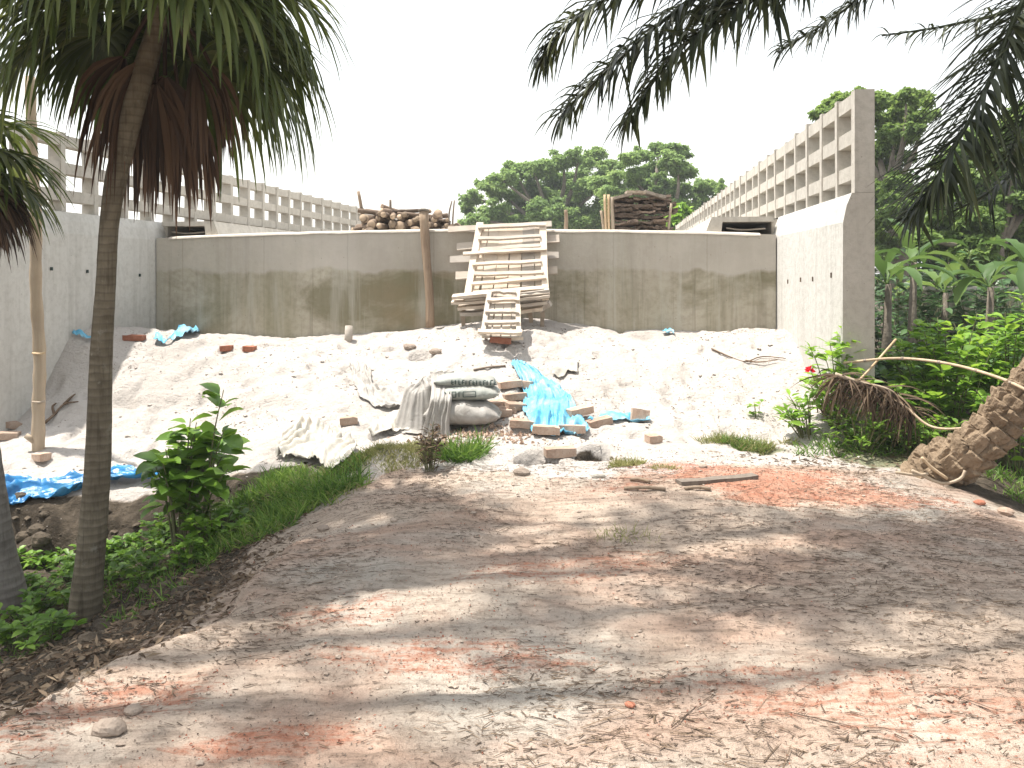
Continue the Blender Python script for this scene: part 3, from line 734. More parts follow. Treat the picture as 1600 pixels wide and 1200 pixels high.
# ------------------------------------------------------------------ slab wood stack (right, on the deck)
def slab_mesh(seed, L):
    mb = MB(); q = np.random.default_rng(seed+900); n = 9
    x = np.linspace(-L/2, L/2, n); zc = np.cumsum(q.normal(0, .012, n)); zc -= np.linspace(zc[0], zc[-1], n); yw = .14*(1+q.normal(0, .1, n)); th = .022*(1+q.normal(0, .2, n))
    V = []
    for i in range(n): V += [[x[i], -yw[i], zc[i]-th[i]*.6], [x[i], yw[i], zc[i]-th[i]], [x[i], yw[i], zc[i]+th[i]*.8], [x[i], -yw[i], zc[i]+th[i]]]
    f = [[0, 3, 2, 1], [(n-1)*4, (n-1)*4+1, (n-1)*4+2, (n-1)*4+3]]
    for i in range(n-1):
        for k in range(4): f.append([i*4+k, i*4+(k+1) % 4, i*4+4+(k+1) % 4, i*4+4+k])
    mb.add(np.array(V), f); return mb.mesh('wood_slab', [M['slab']], False)
slabs = [slab_mesh(k, [.3, .4, .5, .62][k % 4]) for k in range(12)]; slen = [[.3, .4, .5, .62][k % 4] for k in range(12)]
d = 13.0; z = 2.14; row = 0
while z < 2.80:
    x0 = P(957, 0, d)[0]; x1 = P(1043, 0, d)[0]; x = x0+rng.uniform(-.02, .05)
    while x < x1-.1:
        k = int(rng.integers(12)); L = slen[k]
        if x+L > x1+.08: k = int(rng.integers(3))*4; L = .3
        o = link('wood_slab', slabs[k], None, (x+L/2, d+rng.normal(0, .05), z+rng.normal(0, .008)))
        o.rotation_euler = (rng.normal(0, .1), rng.normal(0, .07), -TH+rng.normal(0, .12))
        tag(o, 'weathered bark slab in the neat wood stack on the deck right of the timber ramp', 'wood slab', 'slabs of the right wood stack'); x += L*.93
    z += .047; row += 1
for k, (a, b, lab) in enumerate((((959, 310), (985, 304), 'left sloping cover board on top of the right wood stack'), ((978, 301), (1007, 302), 'middle cover board on top of the right wood stack'), ((1006, 300), (1038, 309), 'right sloping cover board on top of the right wood stack'))):
    board('cover_board', P(*a, 12.9), P(*b, 12.9), .3, .045, (0, 0, 1), M['oldplank'], lab, seed=400+k)
for k, (a, b, r_, lab) in enumerate((((947, 366), (945, 304), .022, 'tallest stake at the left side of the right wood stack'), ((952, 366), (951, 304), .022, 'second tall stake at the left side of the right wood stack'),
        ((944, 366), (939, 329), .02, 'short outer stake at the left side of the right wood stack'), ((1044, 366), (1049, 318), .022, 'pale stake at the right side of the right wood stack'), ((958, 362), (956, 308), .03, 'crooked stake against the left face of the right wood stack'))):
    mb = MB(); mb.tube(bez([P(*a, 12.85)-[0, 0, .05], (P(*a, 12.85)+P(*b, 12.85))/2+rng.normal(0, .008, 3), P(*b, 12.85)], 6), r_, 7)
    put('wooden_stake', mb, M['pole'], None, True, lab, 'stake', origin=P(*a, 12.85))

# ------------------------------------------------------------------ bricks
def brick_mesh(mat, seed):
    q = np.random.default_rng(seed); mb = MB()
    L, W, H = .245, .12, .07; n = 4
    V = []
    for i in range(n+1):
        x = -L/2+L*i/n; sh = 1 if 0 < i < n else .94
        for yy, zz_ in ((-1, -1), (1, -1), (1, 1), (-1, 1)):
            V.append([x+q.normal(0, .002), yy*W/2*sh+q.normal(0, .003), zz_*H/2*sh+q.normal(0, .003)])
    f = [[0, 3, 2, 1], [n*4, n*4+1, n*4+2, n*4+3]]
    for i in range(n):
        for k in range(4): f.append([i*4+k, i*4+(k+1) % 4, i*4+4+(k+1) % 4, i*4+4+k])
    mb.add(np.array(V), f); me = mb.mesh('brick', [mat], False); return me
bm_p = [brick_mesh(M['brick'], k) for k in range(5)]; bm_r = [brick_mesh(M['redbrick'], 50+k) for k in range(3)]
def brick(px, py, rz, label, group=None, red=False, sc=1., lift=.0, rx=0., ry=0., cat='brick'):
    g = G(px, py); o = link('brick', (bm_r if red else bm_p)[int(rng.integers(3 if red else 5))], None, g+[0, 0, .03+lift])
    o.rotation_euler = (rx+rng.normal(0, .06), ry+rng.normal(0, .06), rz); o.scale = (sc, 1, 1)
    return tag(o, label, cat, group)

# ------------------------------------------------------------------ draped sheets
def drape(name, rows, mat, label, cat, ns=40, nt_=40, wr=.03, wf=7, seed=0, lift=.02, cover=None, group=None, ang=.6, pleat=None):
    """rows: list of polylines of photo pixels from far to near; sheet draped on the ground with creases"""
    R = []
    for r in rows:
        pts = np.array([G(*q) for q in r]); R.append(bez(pts, ns) if len(pts) > 2 else pts[0]+(pts[-1]-pts[0])*np.linspace(0, 1, ns)[:, None])
    R = np.array(R); T = np.linspace(0, len(R)-1, nt_); 
    S = np.stack([bez(R[:, i], nt_) for i in range(ns)], 1)         # nt, ns, 3
    x, y = S[..., 0], S[..., 1]
    x = x+(fbm(x*5, y*5, seed+90)-.5)*.06; y = y+(fbm(x*5, y*5, seed+91)-.5)*.06
    z = height(x, y)
    c, s_ = math.cos(ang), math.sin(ang)
    a = (x*c+y*s_)*wf+2.2*fbm(x*3, y*3, seed+92); b = (-x*s_+y*c)*wf*.35
    if pleat is not None:
        sg, tg = np.meshgrid(np.linspace(0, 1, ns), np.linspace(0, 1, nt_)); nz_ = fbm(sg*2.2, tg*2.2, seed+96)
        a = sg*pleat[0]+tg*pleat[1]+1.6*nz_; b = tg*pleat[2]+sg*pleat[3]
    ridge = 1-np.abs(2*vn(a, b, seed+93)-1); ridge2 = 1-np.abs(2*vn(a*2.3, b*2.7, seed+94)-1)
    w_ = wr*(ridge**2.2)*(.35+.9*fbm(x*3, y*3, seed+95))+wr*.45*ridge2**2
    z = z+lift+w_
    if cover is not None: z = np.maximum(z, cover(x, y)+.012+w_*.4)
    idx = np.arange(nt_*ns).reshape(nt_, ns)
    q = np.stack([idx[:-1, :-1], idx[1:, :-1], idx[1:, 1:], idx[:-1, 1:]], -1).reshape(-1, 4)
    V = np.stack([x, y, z], -1).reshape(-1, 3); mb = MB(); mb.add(V, q); o0 = V.mean(0)
    o = put(name, mb, mat, None, True, label, cat, group, origin=o0)
    md = o.modifiers.new('thick', 'SOLIDIFY'); md.thickness = .004; md.offset = 0
    return o
drape('tarpaulin', [[(797, 572), (806, 571), (815, 577)], [(812, 596), (835, 594), (862, 602)], [(818, 620), (850, 612), (890, 622)], [(819, 648), (862, 640), (907, 650)], [(826, 670), (870, 662), (915, 664)], [(833, 684), (875, 684), (921, 680)]],
      M['tarp'], 'crumpled light blue tarpaulin weighed down with bricks beside the cement bags', 'tarpaulin', 70, 80, .055, 9, 1, .02, pleat=(12, 7, 1.6, .5))
drape('tarpaulin', [[(938, 652), (975, 649), (1010, 655)], [(920, 662), (975, 660), (1016, 662)]], M['tarp'], 'small strip of light blue tarpaulin right of the large crumpled one', 'tarpaulin', 40, 14, .04, 9, 2)
drape('tarpaulin', [[(-60, 752), (0, 762), (40, 757), (90, 765), (150, 752), (200, 742), (262, 748)], [(-60, 775), (0, 785), (40, 775), (110, 772), (165, 757), (215, 752), (265, 755)], [(-60, 800), (0, 800), (45, 788), (100, 782), (150, 768), (210, 762), (266, 762)]],
      M['dtarp'], 'long folded dark blue tarpaulin along the edge of the sand by the palm', 'tarpaulin', 90, 24, .09, 6, 3, .03, pleat=(2.5, 4, 1.5, 3))
drape('tarpaulin', [[(112, 527), (125, 526), (150, 530)], [(114, 533), (128, 535), (152, 535)]], M['tarp'], 'blue plastic scrap at the foot of the left wing wall', 'tarpaulin', 24, 14, .07, 9, 4)
drape('tarpaulin', [[(243, 525), (275, 522), (312, 520)], [(238, 537), (270, 536), (310, 525)]], M['tarp'], 'blue plastic scrap in the corner below the abutment wall', 'tarpaulin', 30, 16, .08, 10, 5)
drape('tarpaulin', [[(1034, 521), (1044, 520), (1052, 522)], [(1036, 526), (1046, 525), (1053, 525)]], M['tarp'], 'tiny blue scrap at the foot of the abutment right of the ramp', 'tarpaulin', 14, 10, .05, 12, 6)
drape('woven_sack', [[(450, 690), (470, 673), (500, 672), (520, 680)], [(440, 705), (475, 690), (515, 690), (545, 698)], [(432, 722), (470, 712), (510, 712), (560, 705)], [(470, 725), (495, 735), (520, 742), (545, 725)]],
      M['sack'], 'crumpled white woven sack lying above the green grass', 'sack', 60, 60, .10, 8, 7, .03, pleat=(7, 6, 2, 1.5))
drape('woven_sack', [[(590, 660), (620, 650), (648, 655)], [(578, 672), (615, 668), (650, 668)], [(572, 680), (612, 682), (640, 676)]], M['sack'], 'small white sack scrap left below the cement bags', 'sack', 40, 30, .06, 9, 8, .02, ang=.5)
drape('plastic_sheet', [[(546, 572), (560, 575), (576, 580)], [(552, 598), (570, 600), (585, 606)], [(560, 622), (590, 625), (620, 622)], [(590, 640), (620, 645), (650, 645)]], M['sheet'], 'dusty grey plastic sheet trailing in the sand left of the cement bags', 'plastic sheet', 30, 60, .07, 10, 9, .01, pleat=(5, 1, 3, 0))
drape('plastic_sheet', [[(868, 574), (880, 568), (905, 566)], [(862, 590), (885, 588), (902, 586)]], M['sack'], 'half buried white sheet edge behind the light blue tarpaulin', 'plastic sheet', 30, 20, .05, 9, 10, .0, ang=1.2)

# ------------------------------------------------------------------ cement bags
def bag_mesh(L, W, H, seed, pinch=.75):
    n, k = 26, 22; q = seed*3.7; mb = MB(); V = []
    for i in range(n+1):
        t = i/n*2-1; e = (1-abs(t)**3.2)**.5 if abs(t) < 1 else 0
        e = max(e, .10)
        wv = W/2*(.86+.14*e); hv = H/2*e
        for j in range(k):
            a_ = 2*PI*j/k; c_, s_ = math.cos(a_), math.sin(a_)
            y = math.copysign(abs(c_)**.75, c_)*wv; zz_ = math.copysign(abs(s_)**.9, s_)*hv
            x = t*L/2
            w_ = 1+.07*(1-abs(2*float(vn(np.array(x*16+a_*.8+q), np.array(a_*2.2+x*5+q), 4))-1))**2-.03+.12*(float(fbm(np.array(x*7+q), np.array(a_*1.6+q), 3))-.5)+.04*math.sin(x*46+3*math.sin(a_*2+q))*(abs(t)**3)
            if seed == 1: w_ *= 1+.10*(1-abs(2*float(vn(np.array(x*11.), np.array(zz_*3.+y), 9))-1))**2-.04
            V.append([x, y*w_, zz_*w_-.10*H*(t*t)])
    idx = np.arange((n+1)*k).reshape(n+1, k); j2 = (np.arange(k)+1) % k
    f = np.stack([idx[:-1], idx[:-1][:, j2], idx[1:][:, j2], idx[1:]], -1).reshape(-1, 4)
    mb.add(np.array(V), f)
    mb.more(np.array([[0, j, j+1] for j in range(1, k-1)])[:, ::-1], 0); mb.more(np.array([[0, j, j+1] for j in range(1, k-1)])+n*k, 0)
    return mb
bags = [  # centre pixel, depth, length, width, height, yaw, tilt, label
    (724, 642, 7.80, .72, .42, .24, -.05, .02, 'lowest cement bag of the stack, half wrapped in torn dusty plastic', 'sheet'),
    (730, 611, 7.86, .62, .42, .155, -.03, -.02, 'middle cement bag of the stack with printed letters and a box', 'bag'),
    (728, 593, 7.92, .60, .40, .14, .03, .03, 'topmost cement bag of the stack with a row of dark print', 'bag')]
bag_top = []
for k, (px, py, d, L, W, H, yaw, tilt, lab, mt) in enumerate(bags):
    c = P(px, py, d); root = wthing('cement_bag', lab, 'bag', c, 'stacked cement bags')
    mb = bag_mesh(L, W, H, k+1); R = rotz(yaw)@roty(tilt)
    mb.v = [v@R.T+c for v in mb.v]
    wpart('bag_body', mb, M[mt], root)
    # stitched ends
    for e in (-1, 1):
        m2 = MB(); pts = np.array([[e*L/2*.995, yy*W*.36, -.1*H+.004*math.sin(yy*20)] for yy in np.linspace(-1, 1, 9)])@R.T+c
        m2.tube(pts, .012, 5); wpart('seam', m2, M['sack'], root)
    bag_top.append((c, R, L, W, H))
    if k in (1, 2):       # print on the side that faces the path
        def onside(x, zz_, R=R, c=c, W=W, H=H, L=L):
            t = x/(L/2); e = (1-abs(t)**3.2)**.5; sz = np.clip((zz_+.10*H*t*t)/(H/2*e), -.95, .95); a_ = math.asin(math.copysign(abs(sz)**(1/.9), sz))
            return np.array([x, -abs(math.cos(a_))**.75*W/2*(.86+.14*e)*1.045-.004, zz_])@R.T+c
        m2 = MB()
        def stroke(x0, z0, x1, z1, wd=.007):
            pts = [onside(x0+(x1-x0)*q, z0+(z1-z0)*q) for q in np.linspace(0, 1, 5)]; m2.tube(pts, wd*.6, 4)
        hh = H*.16
        if k == 1:
            for (x0, z0, x1, z1) in ((-.20, -hh, -.20, hh), (-.20, hh, -.15, -hh), (-.15, -hh, -.15, hh), (-.125, -hh, -.125, hh), (-.125, hh, -.09, hh), (-.09, hh, -.09, -hh), (-.09, -hh, -.125, -hh), (-.06, -hh, -.06, hh),
                                     (-.02, -hh, -.02, hh), (-.02, hh, .10, hh), (.10, hh, .10, -hh), (.10, -hh, -.02, -hh)): stroke(x0, z0, x1, z1)
        else:
            for q in range(15):
                x0 = -.13+q*.034; stroke(x0, -hh*.9, x0, hh*.9, .008)
                if q % 3 != 1: stroke(x0, (hh if q % 2 else -hh)*.9, x0+.02, (hh if q % 2 else -hh)*.9, .007)
                if q % 3 == 0: stroke(x0, 0, x0+.02, 0, .006)
        wpart('printed_marks', m2, M['ink_and_hole'], root)
# plastic sheet draped over the left end of the stack
def heap(name, label, cx, cy, rx, ry, h, n1, n2, seed, mat, cat='plastic sheet', flat=.5, drop=0.):
    mb = MB(); r, a_ = np.meshgrid(np.linspace(0, 1.22, n1), np.arange(n2)*2*PI/n2, indexing='ij'); ca, sa = np.cos(a_), np.sin(a_)
    fold = (1-np.abs(2*vn(ca*2.2+seed, sa*2.2+r*.5, seed)-1))**1.6; fold2 = (1-np.abs(2*vn(ca*5+seed, sa*5+r, seed+3)-1))**2
    rr = r*(1+.16*(fbm(ca*1.5+seed, sa*1.5, seed)-.5)+.2*(fold-.4)*np.minimum(1, r)+.08*fold2)
    x = cx+ca*rx*rr; y = cy+sa*ry*rr; g = height(x, y); k = 1-sst(.5, 1.08, r)
    zz_ = g+.008+h*(k*(.8+.2*np.cos(r*1.8)))*(1+.3*(fbm(x*6, y*6, seed+5)-.5)+.10*(fold2-.4))+.02*fold*(r > 1)
    V = np.stack([x, y, zz_], -1).reshape(-1, 3)
    idx = np.arange(n1*n2).reshape(n1, n2); j2 = (np.arange(n2)+1) % n2
    mb.add(np.array(V), np.stack([idx[:-1], idx[1:], idx[1:][:, j2], idx[:-1][:, j2]], -1).reshape(-1, 4))
    return put(name, mb, mat, None, True, label, cat, origin=(cx, cy, hz(cx, cy)))
heap('covered_bag', 'bulging bag at the left end of the stack under dusty grey plastic', P(659, 0, 7.85)[0], 7.95, .27, .24, .43, 34, 110, 4, M['sheet'], 'bag')
mb = MB(); n1, n2 = 40, 50; V = []
for i in range(n1):
    s_ = i/(n1-1)
    for j in range(n2):
        t = j/(n2-1); f_ = float(vn(np.array(s_*9), np.array(t*2.), 41)); f2 = float(vn(np.array(s_*22), np.array(t*5.), 42))
        wd = .085+.05*t*t+.03*(1-t)**3; x = P(686, 0, 7.62)[0]+(s_-.5)*wd*2+.02*math.sin(t*5)+.015*(f_-.5)
        zt = P(0, 582, 7.85)[2]; zb = hz(-.7, 7.42)+.01; z = zt-(zt-zb)*t+.02*(f_-.5)
        y = 7.92-.30*float(sst(0, .45, t))-.10*t+.07*(f_-.5)+.03*(f2-.5)
        V.append([x, y, z])
idx = np.arange(n1*n2).reshape(n1, n2)
mb.add(np.array(V), np.stack([idx[:-1, :-1], idx[1:, :-1], idx[1:, 1:], idx[:-1, 1:]], -1).reshape(-1, 4))
put('plastic_sheet', mb, M['sheet'], None, True, 'twisted grey plastic sheet hanging down over the bag stack', 'plastic sheet', origin=P(690, 640, 7.6))

# bricks round the tarpaulins
nearb = [(797, 605, .3), (815, 608, -.4), (808, 640, .5), (780, 652, .1), (790, 645, -.3), (775, 640, .6), (805, 625, .2)]
for k, (px, py, rz) in enumerate(nearb): brick(px, py, rz, 'pale brick in the loose row between the cement bags and the blue tarpaulin', 'bricks between the bags and the tarpaulin', lift=.02*(k % 2))
brick(818, 668, -.2, 'brick at the left front corner of the light blue tarpaulin')
brick(853, 682, .03, 'left brick lying flat on the front edge of the light blue tarpaulin', lift=.03)
brick(893, 680, .05, 'right brick lying flat on the front edge of the light blue tarpaulin', lift=.03)
brick(906, 653, .45, 'tilted brick on the right edge of the light blue tarpaulin', lift=.04, ry=-.15)
brick(936, 668, .4, 'slanting brick between the large and the small tarpaulin', lift=.02, ry=-.1)
brick(1000, 659, .1, 'brick standing on edge on the small strip of blue tarpaulin', sc=.7, lift=.03, rx=1.3)
brick(875, 712, .15, 'dusty brick lying alone below the tarpaulin'); brick(1021, 691, .3, 'broken brick half right of the tarpaulin', sc=.5)
brick(354, 548, .05, 'left of two red bricks on the sand near the abutment corner', red=True, sc=.55); brick(390, 549, -.1, 'right of two red bricks on the sand near the abutment corner', red=True, sc=.55)
brick(15, 668, .5, 'brick at the foot of the left wing wall, nearest the picture edge'); brick(24, 648, 1.0, 'brick leaning at the foot of the left wing wall', rx=.9, lift=.04)
brick(10, 685, .2, 'lower brick below the left wing wall'); brick(210, 532, .0, 'reddish brick beside the blue scrap in the corner', red=True)
brick(712, 503, .1, 'red brick under the left end of the board pile', red=True); brick(724, 500, .3, 'second red brick under the board pile', red=True, lift=.03)
brick(782, 536, .0, 'red brick under the foot of the small timber panel', red=True); brick(545, 662, .2, 'pale brick left of the white sack scrap', sc=.7)
brick(65, 720, 1.2, 'brick piece beside the pole foot', sc=.5)

# ------------------------------------------------------------------ stones and clods
def clod(px, py, r, label, mat='stone', cat='stone', group=None, flat=.6, sink=.25):
    g = G(px, py); n, k = 7, 10; mb = MB(); V = []; sd_ = px*.13
    for i in range(n+1):
        a_ = PI*i/n
        for j in range(k):
            b_ = 2*PI*j/k; dd = np.array([math.sin(a_)*math.cos(b_), math.sin(a_)*math.sin(b_), math.cos(a_)])
            V.append(dd*r*(.72+.55*float(fbm(np.array(dd[0]*1.9+dd[2]+sd_), np.array(dd[1]*1.9+sd_), 5)))*[1.15, .9, flat])
    idx = np.arange((n+1)*k).reshape(n+1, k); j2 = (np.arange(k)+1) % k
    mb.add(np.array(V)+g+[0, 0, r*flat*(1-sink*2)], np.stack([idx[:-1], idx[1:], idx[1:][:, j2], idx[:-1][:, j2]], -1).reshape(-1, 4))
    return put('stone', mb, M[mat], None, False, label, cat, group, origin=g)
clod(815, 742, .06, 'brown clod beside the left burrow hole'); clod(935, 746, .05, 'pale stone at the mouth of the burrow hole', 'sack')
clod(1098, 730, .03, 'small brown stone behind the wooden plank'); clod(170, 1145, .05, 'angular clod on the path near the bottom left', 'stone')
clod(208, 1115, .032, 'small brown clod on the path left of the reddish patch'); clod(985, 1103, .018, 'little red brick lump in the middle of the path', 'redbrick')
clod(1572, 803, .05, 'pale rounded stone at the right edge of the path', 'brick'); clod(505, 828, .035, 'stone at the left edge of the path by the grass'); clod(1530, 788, .035, 'red brick lump near the palm foot', 'redbrick')
clod(615, 815, .02, 'tiny dark clod on the pale part of the path'); clod(740, 803, .018, 'tiny brown clod on the grey part of the path')
clod(640, 545, .07, 'grey clod in the sand left of the small timber panel'); clod(680, 552, .06, 'clod in the sand beside the small timber panel')

for k in range(46):
    px = rng.uniform(20, 560); 
    if k < 34: x_ = rng.uniform(-4.4, -2.3); y_ = 6.72+rng.normal(0, .14)
    else: x_ = rng.uniform(-3.2, -1.7); y_ = rng.uniform(4.2, 5.9)
    px_ = 800+x_/y_*F; r_ = rng.uniform(.025, .075)
    g0 = np.array([x_, y_, hz(x_, y_)]); mb = MB(); V = []; n_, k2 = 6, 9
    for i in range(n_+1):
        for j in range(k2):
            a_, b_ = PI*i/n_, 2*PI*j/k2; dd = np.array([math.sin(a_)*math.cos(b_), math.sin(a_)*math.sin(b_), math.cos(a_)])
            V.append(dd*r_*(.6+.8*float(fbm(np.array(dd[0]*1.7+dd[2]+k), np.array(dd[1]*1.7+k*.7), 5)))*[1.2, .9, .75])
    idx = np.arange((n_+1)*k2).reshape(n_+1, k2); j2 = (np.arange(k2)+1) % k2
    mb.add(np.array(V)+g0, np.stack([idx[:-1], idx[1:], idx[1:][:, j2], idx[:-1][:, j2]], -1).reshape(-1, 4))
    put('earth_clod', mb, M['clod'], None, False, 'dark earth clod on the crumbling bank under the blue tarpaulin' if k < 34 else 'dark earth clod on the shaded slope behind the palm', 'clod', 'clods of the bank' if k < 34 else 'clods of the slope', origin=g0)
# flat wooden plank on the ground
board('ground_plank', G(1060, 757)+[0, 0, .012], G(1180, 748)+[0, 0, .018], .09, .032, (0, 0, 1), M['post'], 'old brown plank lying at the back of the red brick dust', 'plank', seed=500, bend=.008)
for k, (a, b, lab) in enumerate((((985, 752), (1015, 756), 'short stick left of the old plank'), ((975, 766), (1040, 768), 'thin longer stick in front of the old plank'), ((1070, 766), (1110, 767), 'thin splinter lying on the red dust'), ((740, 580), (790, 574), 'thin lath lying behind the cement bags'))):
    mb = MB(); p0, p1 = G(*a, .012), G(*b, .014); mb.tube(bez([p0, (p0+p1)/2+[0, .01, .008], p1], 6), .012, 6); put('stick', mb, M['post'], None, True, lab, 'stick', origin=p0)
# thin dead branch on the sand
root = wthing('dead_branch', 'thin dead branch lying on the sand right of the ramp', 'branch', G(1180, 570))
for k, pl in enumerate(([(1112, 548), (1140, 560), (1165, 568), (1190, 560), (1228, 563)], [(1165, 568), (1185, 571), (1215, 567)])):
    mb = MB(); mb.tube(bez([G(*q)+[0, 0, .02+.015*k] for q in pl], 14), np.linspace(.011, .005, 14), 5); wpart('twig', mb, M['twig'], root)
root = wthing('dead_branch', 'dry forked branch lying beside the wooden pole', 'branch', G(90, 650))
for k, pl in enumerate(([(70, 665), (85, 652), (100, 636), (122, 632)], [(85, 652), (82, 640), (88, 634)], [(100, 636), (112, 625), (118, 620)])):
    mb = MB(); mb.tube(bez([G(*q)+[0, 0, .03] for q in pl], 10), np.linspace(.018, .007, 10), 5); wpart('twig', mb, M['twig'], root)

# ------------------------------------------------------------------ wooden pole at the left
d = G(60, 702)[1]; b0 = G(60, 702)
root = wthing('wooden_pole', 'tall pale wooden pole standing in the sand by the left wing wall', 'pole', b0)
mb = MB(); pts = bez([b0-[0, 0, .2], P(60, 640, d), P(62, 560, d), P(56, 450, d), P(56, 340, d), P(50, 230, d), P(47, 120, d)], 40)
mb.tube(pts, np.linspace(.062, .05, 40)*(1+.08*np.sin(np.arange(40)*1.9)), 10); wpart('shaft', mb, M['pole'], root)
for k, py in enumerate((552, 628)):
    mb = MB(); mb.tube([P(51, py, d-.05), P(61, py+1, d-.075), P(70, py-1, d-.04)], .012, 6); wpart('knot', mb, M['pole'], root)
mb = MB(); mb.tube([P(60, 692, d), P(46, 684, d-.05), P(40, 680, d-.06)], [.04, .03, .025], 7); wpart('side_branch', mb, M['pole'], root)

# ------------------------------------------------------------------ fan palms
def fan_frond(C, az, el, pl, nseg, L, W, droop, mat, root, spread=2.0, petr=.012, name='frond', down=.5, rn=None):
    D0 = np.array([math.sin(az)*math.cos(el), math.cos(az)*math.cos(el), math.sin(el)])
    pts = [C]; d = D0.copy(); n = 7
    for k in range(n): pts.append(pts[-1]+d*pl/n); d = nrm(d+np.array([0, 0, -down/n]))
    pts = np.array(pts); H = pts[-1]
    mb = MB(); mb.tube(pts, np.linspace(petr*1.5, petr, n+1), 5, .4, False)
    D = nrm(d+np.array([0, 0, -.15])); S = nrm(np.cross(D, [0, 0, 1.]) if abs(D[2]) < .97 else np.array([math.cos(az), -math.sin(az), 0])); N = np.cross(S, D)
    a = np.linspace(-spread, spread, nseg)+rng.normal(0, .03, nseg)
    dirs = np.cos(a)[:, None]*D+np.sin(a)[:, None]*S+N*(.22*np.abs(np.sin(a)))[:, None]+rng.normal(0, .04, (nseg, 3))
    Ls = L*(.72+.28*np.cos(a*.8))*rng.uniform(.85, 1.1, nseg)
    t = np.linspace(0, 1, 8); prof = np.interp(t, [0, .3, .55, .8, 1], [.35, 1, .85, .5, .05])
    base = np.repeat(H[None], nseg, 0)+dirs*.02
    ribbons(mb, base, dirs, np.repeat(N[None], nseg, 0), Ls, W, 7, droop*rng.uniform(.7, 1.25, nseg), .35, prof, rn if rn is None else np.clip(rng.normal(rn, .15, nseg), 0, 1))
    return wpart(name, mb, mat, root)
def fan_palm(label, trunk_pts, trunk_r, C, green, dead, barkmat):
    root = wthing('fan_palm', label, 'palm tree', trunk_pts[0])
    mb = MB(); n = 90; p = bez(trunk_pts, n); t = np.linspace(0, 1, n)
    r = np.interp(t, np.linspace(0, 1, len(trunk_r)), trunk_r)*(1+.012*np.sin(t*n*2.1)+.03*(vn(t*17, t*0, 3)-.5))
    mb.tube(p, r, 16); wpart('trunk', mb, barkmat, root)
    for f in green: fan_frond(C, *f[:7], M['palmleaf'], root)
    for f in dead: fan_frond(C, *f[:7], M['deadleaf'], root, spread=f[7], name='dead_frond')
    return root
b = G(134, 968); d = 5.0 if abs(b[1]-5) > .8 else b[1]
C1 = P(256, -8, d-.05)
green = []
for k in range(58):
    az = 2*PI*k*.381966*1.0+rng.normal(0, .25); el = [-.35, -.05, .2, .5, .9][k % 5]+rng.normal(0, .12)
    if abs(math.remainder(az-PI, 2*PI)) < .75 and el < .25: el += .55
    green.append((az, el, rng.uniform(.42, .78), 24, rng.uniform(.66, 1.05), .046, rng.uniform(.8, 2.0) if k % 3 == 0 else rng.uniform(1.8, 3.4)))
dead = []
for k in range(8):
    az = rng.normal(0, .8) if k < 2 else rng.normal(-1.3, .5)
    dead.append((az, rng.uniform(-1.25, -.75), rng.uniform(.35, .85), 18, rng.uniform(.5, .95), .04, rng.uniform(2.4, 4.0), rng.uniform(.5, 1.0)))
for k in range(2): dead.append((rng.normal(1.3, .4), rng.uniform(-1.1, -.7), .5, 18, .7, .04, 3., .6))
fan_palm('slender fan palm with a drooping dark green crown and brown dead leaves, left foreground',
         [b-[0, 0, .15], b+[0, 0, .1], P(143, 850, d), P(153, 720, d), P(158, 560, d), P(165, 450, d), P(172, 340, d), P(192, 230, d), P(215, 140, d), P(240, 60, d), C1],
         [.135, .102, .09, .083, .076, .068, .06, .058, .066, .075, .07, .06, .05], C1, green, dead, M['palmbark'])
b2 = G(2, 948); d2 = b2[1]
C2 = P(-95, 265, d2-.1)
green = [(2*PI*k/16+.2, [.1, .5, .9][k % 3], .4, 24, .62, .045, 1.8) for k in range(16)]
dead = [(rng.normal(1.35, .5), rng.uniform(-.75, -.1), rng.uniform(.22, .36), 22, rng.uniform(.42, .58), .04, 1.9, 1.3) for k in range(10)]+[(rng.uniform(-PI, PI), -.9, .3, 18, .5, .04, 2.2, 1.4) for k in range(6)]
fan_palm('grey trunked fan palm cut off by the left picture edge', [b2-[0, 0, .15], b2+[0, 0, .08], P(-12, 850, d2), P(-40, 650, d2), P(-70, 450, d2), C2], [.19, .165, .145, .13, .12, .11, .1], C2, green, dead, M['greybark'])

# ------------------------------------------------------------------ date palm
def date_frond(root, pts, nleaf, L, W, droop, name='frond', mat=None, sparse=1., sgn=(1, -1), start=.22):
    nleaf = int(nleaf*1.35); W = W*1.05
    n = 40; p = bez(pts, n); mb = MB(); mb.tube(p, np.linspace(.026, .005, n), 6, .4)
    T = nrm(np.gradient(p, axis=0)); t = np.linspace(start, 1, nleaf)
    for s_ in sgn:
        tt = np.clip(t+rng.normal(0, .006, nleaf), 0, .999); i = (tt*(n-1)).astype(int)
        base = p[i]; Tt = T[i]; S = nrm(np.cross(Tt, [0, 0, 1.])); U = np.cross(S, Tt)
        dirs = Tt*rng.uniform(.55, 1.0, (nleaf, 1))+S*s_*rng.uniform(.55, 1., (nleaf, 1))+U*rng.normal(.05, .35, (nleaf, 1))
        Ls = L*np.interp(tt, [start, .4, .75, 1], [.6, 1, .95, .5])*rng.uniform(.7, 1.15, nleaf)
        keep = rng.random(nleaf) < sparse
        ribbons(mb, base[keep], dirs[keep], (U+S*s_*.3)[keep], Ls[keep], W*rng.uniform(.6, 1.2, keep.sum()), 5, droop*rng.uniform(.6, 1.3, keep.sum()), .4, np.interp(np.linspace(0, 1, 6), [0, .15, .5, 1], [.4, .9, 1, .06]))
    return wpart(name, mb, mat or M['dateleaf'], root)
bd = G(1462, 742); CD = np.array([3.75, 4.95, 4.5])
root = wthing('date_palm', 'leaning date palm with scaly brown trunk at the right edge and overhanging fronds', 'palm tree', bd)
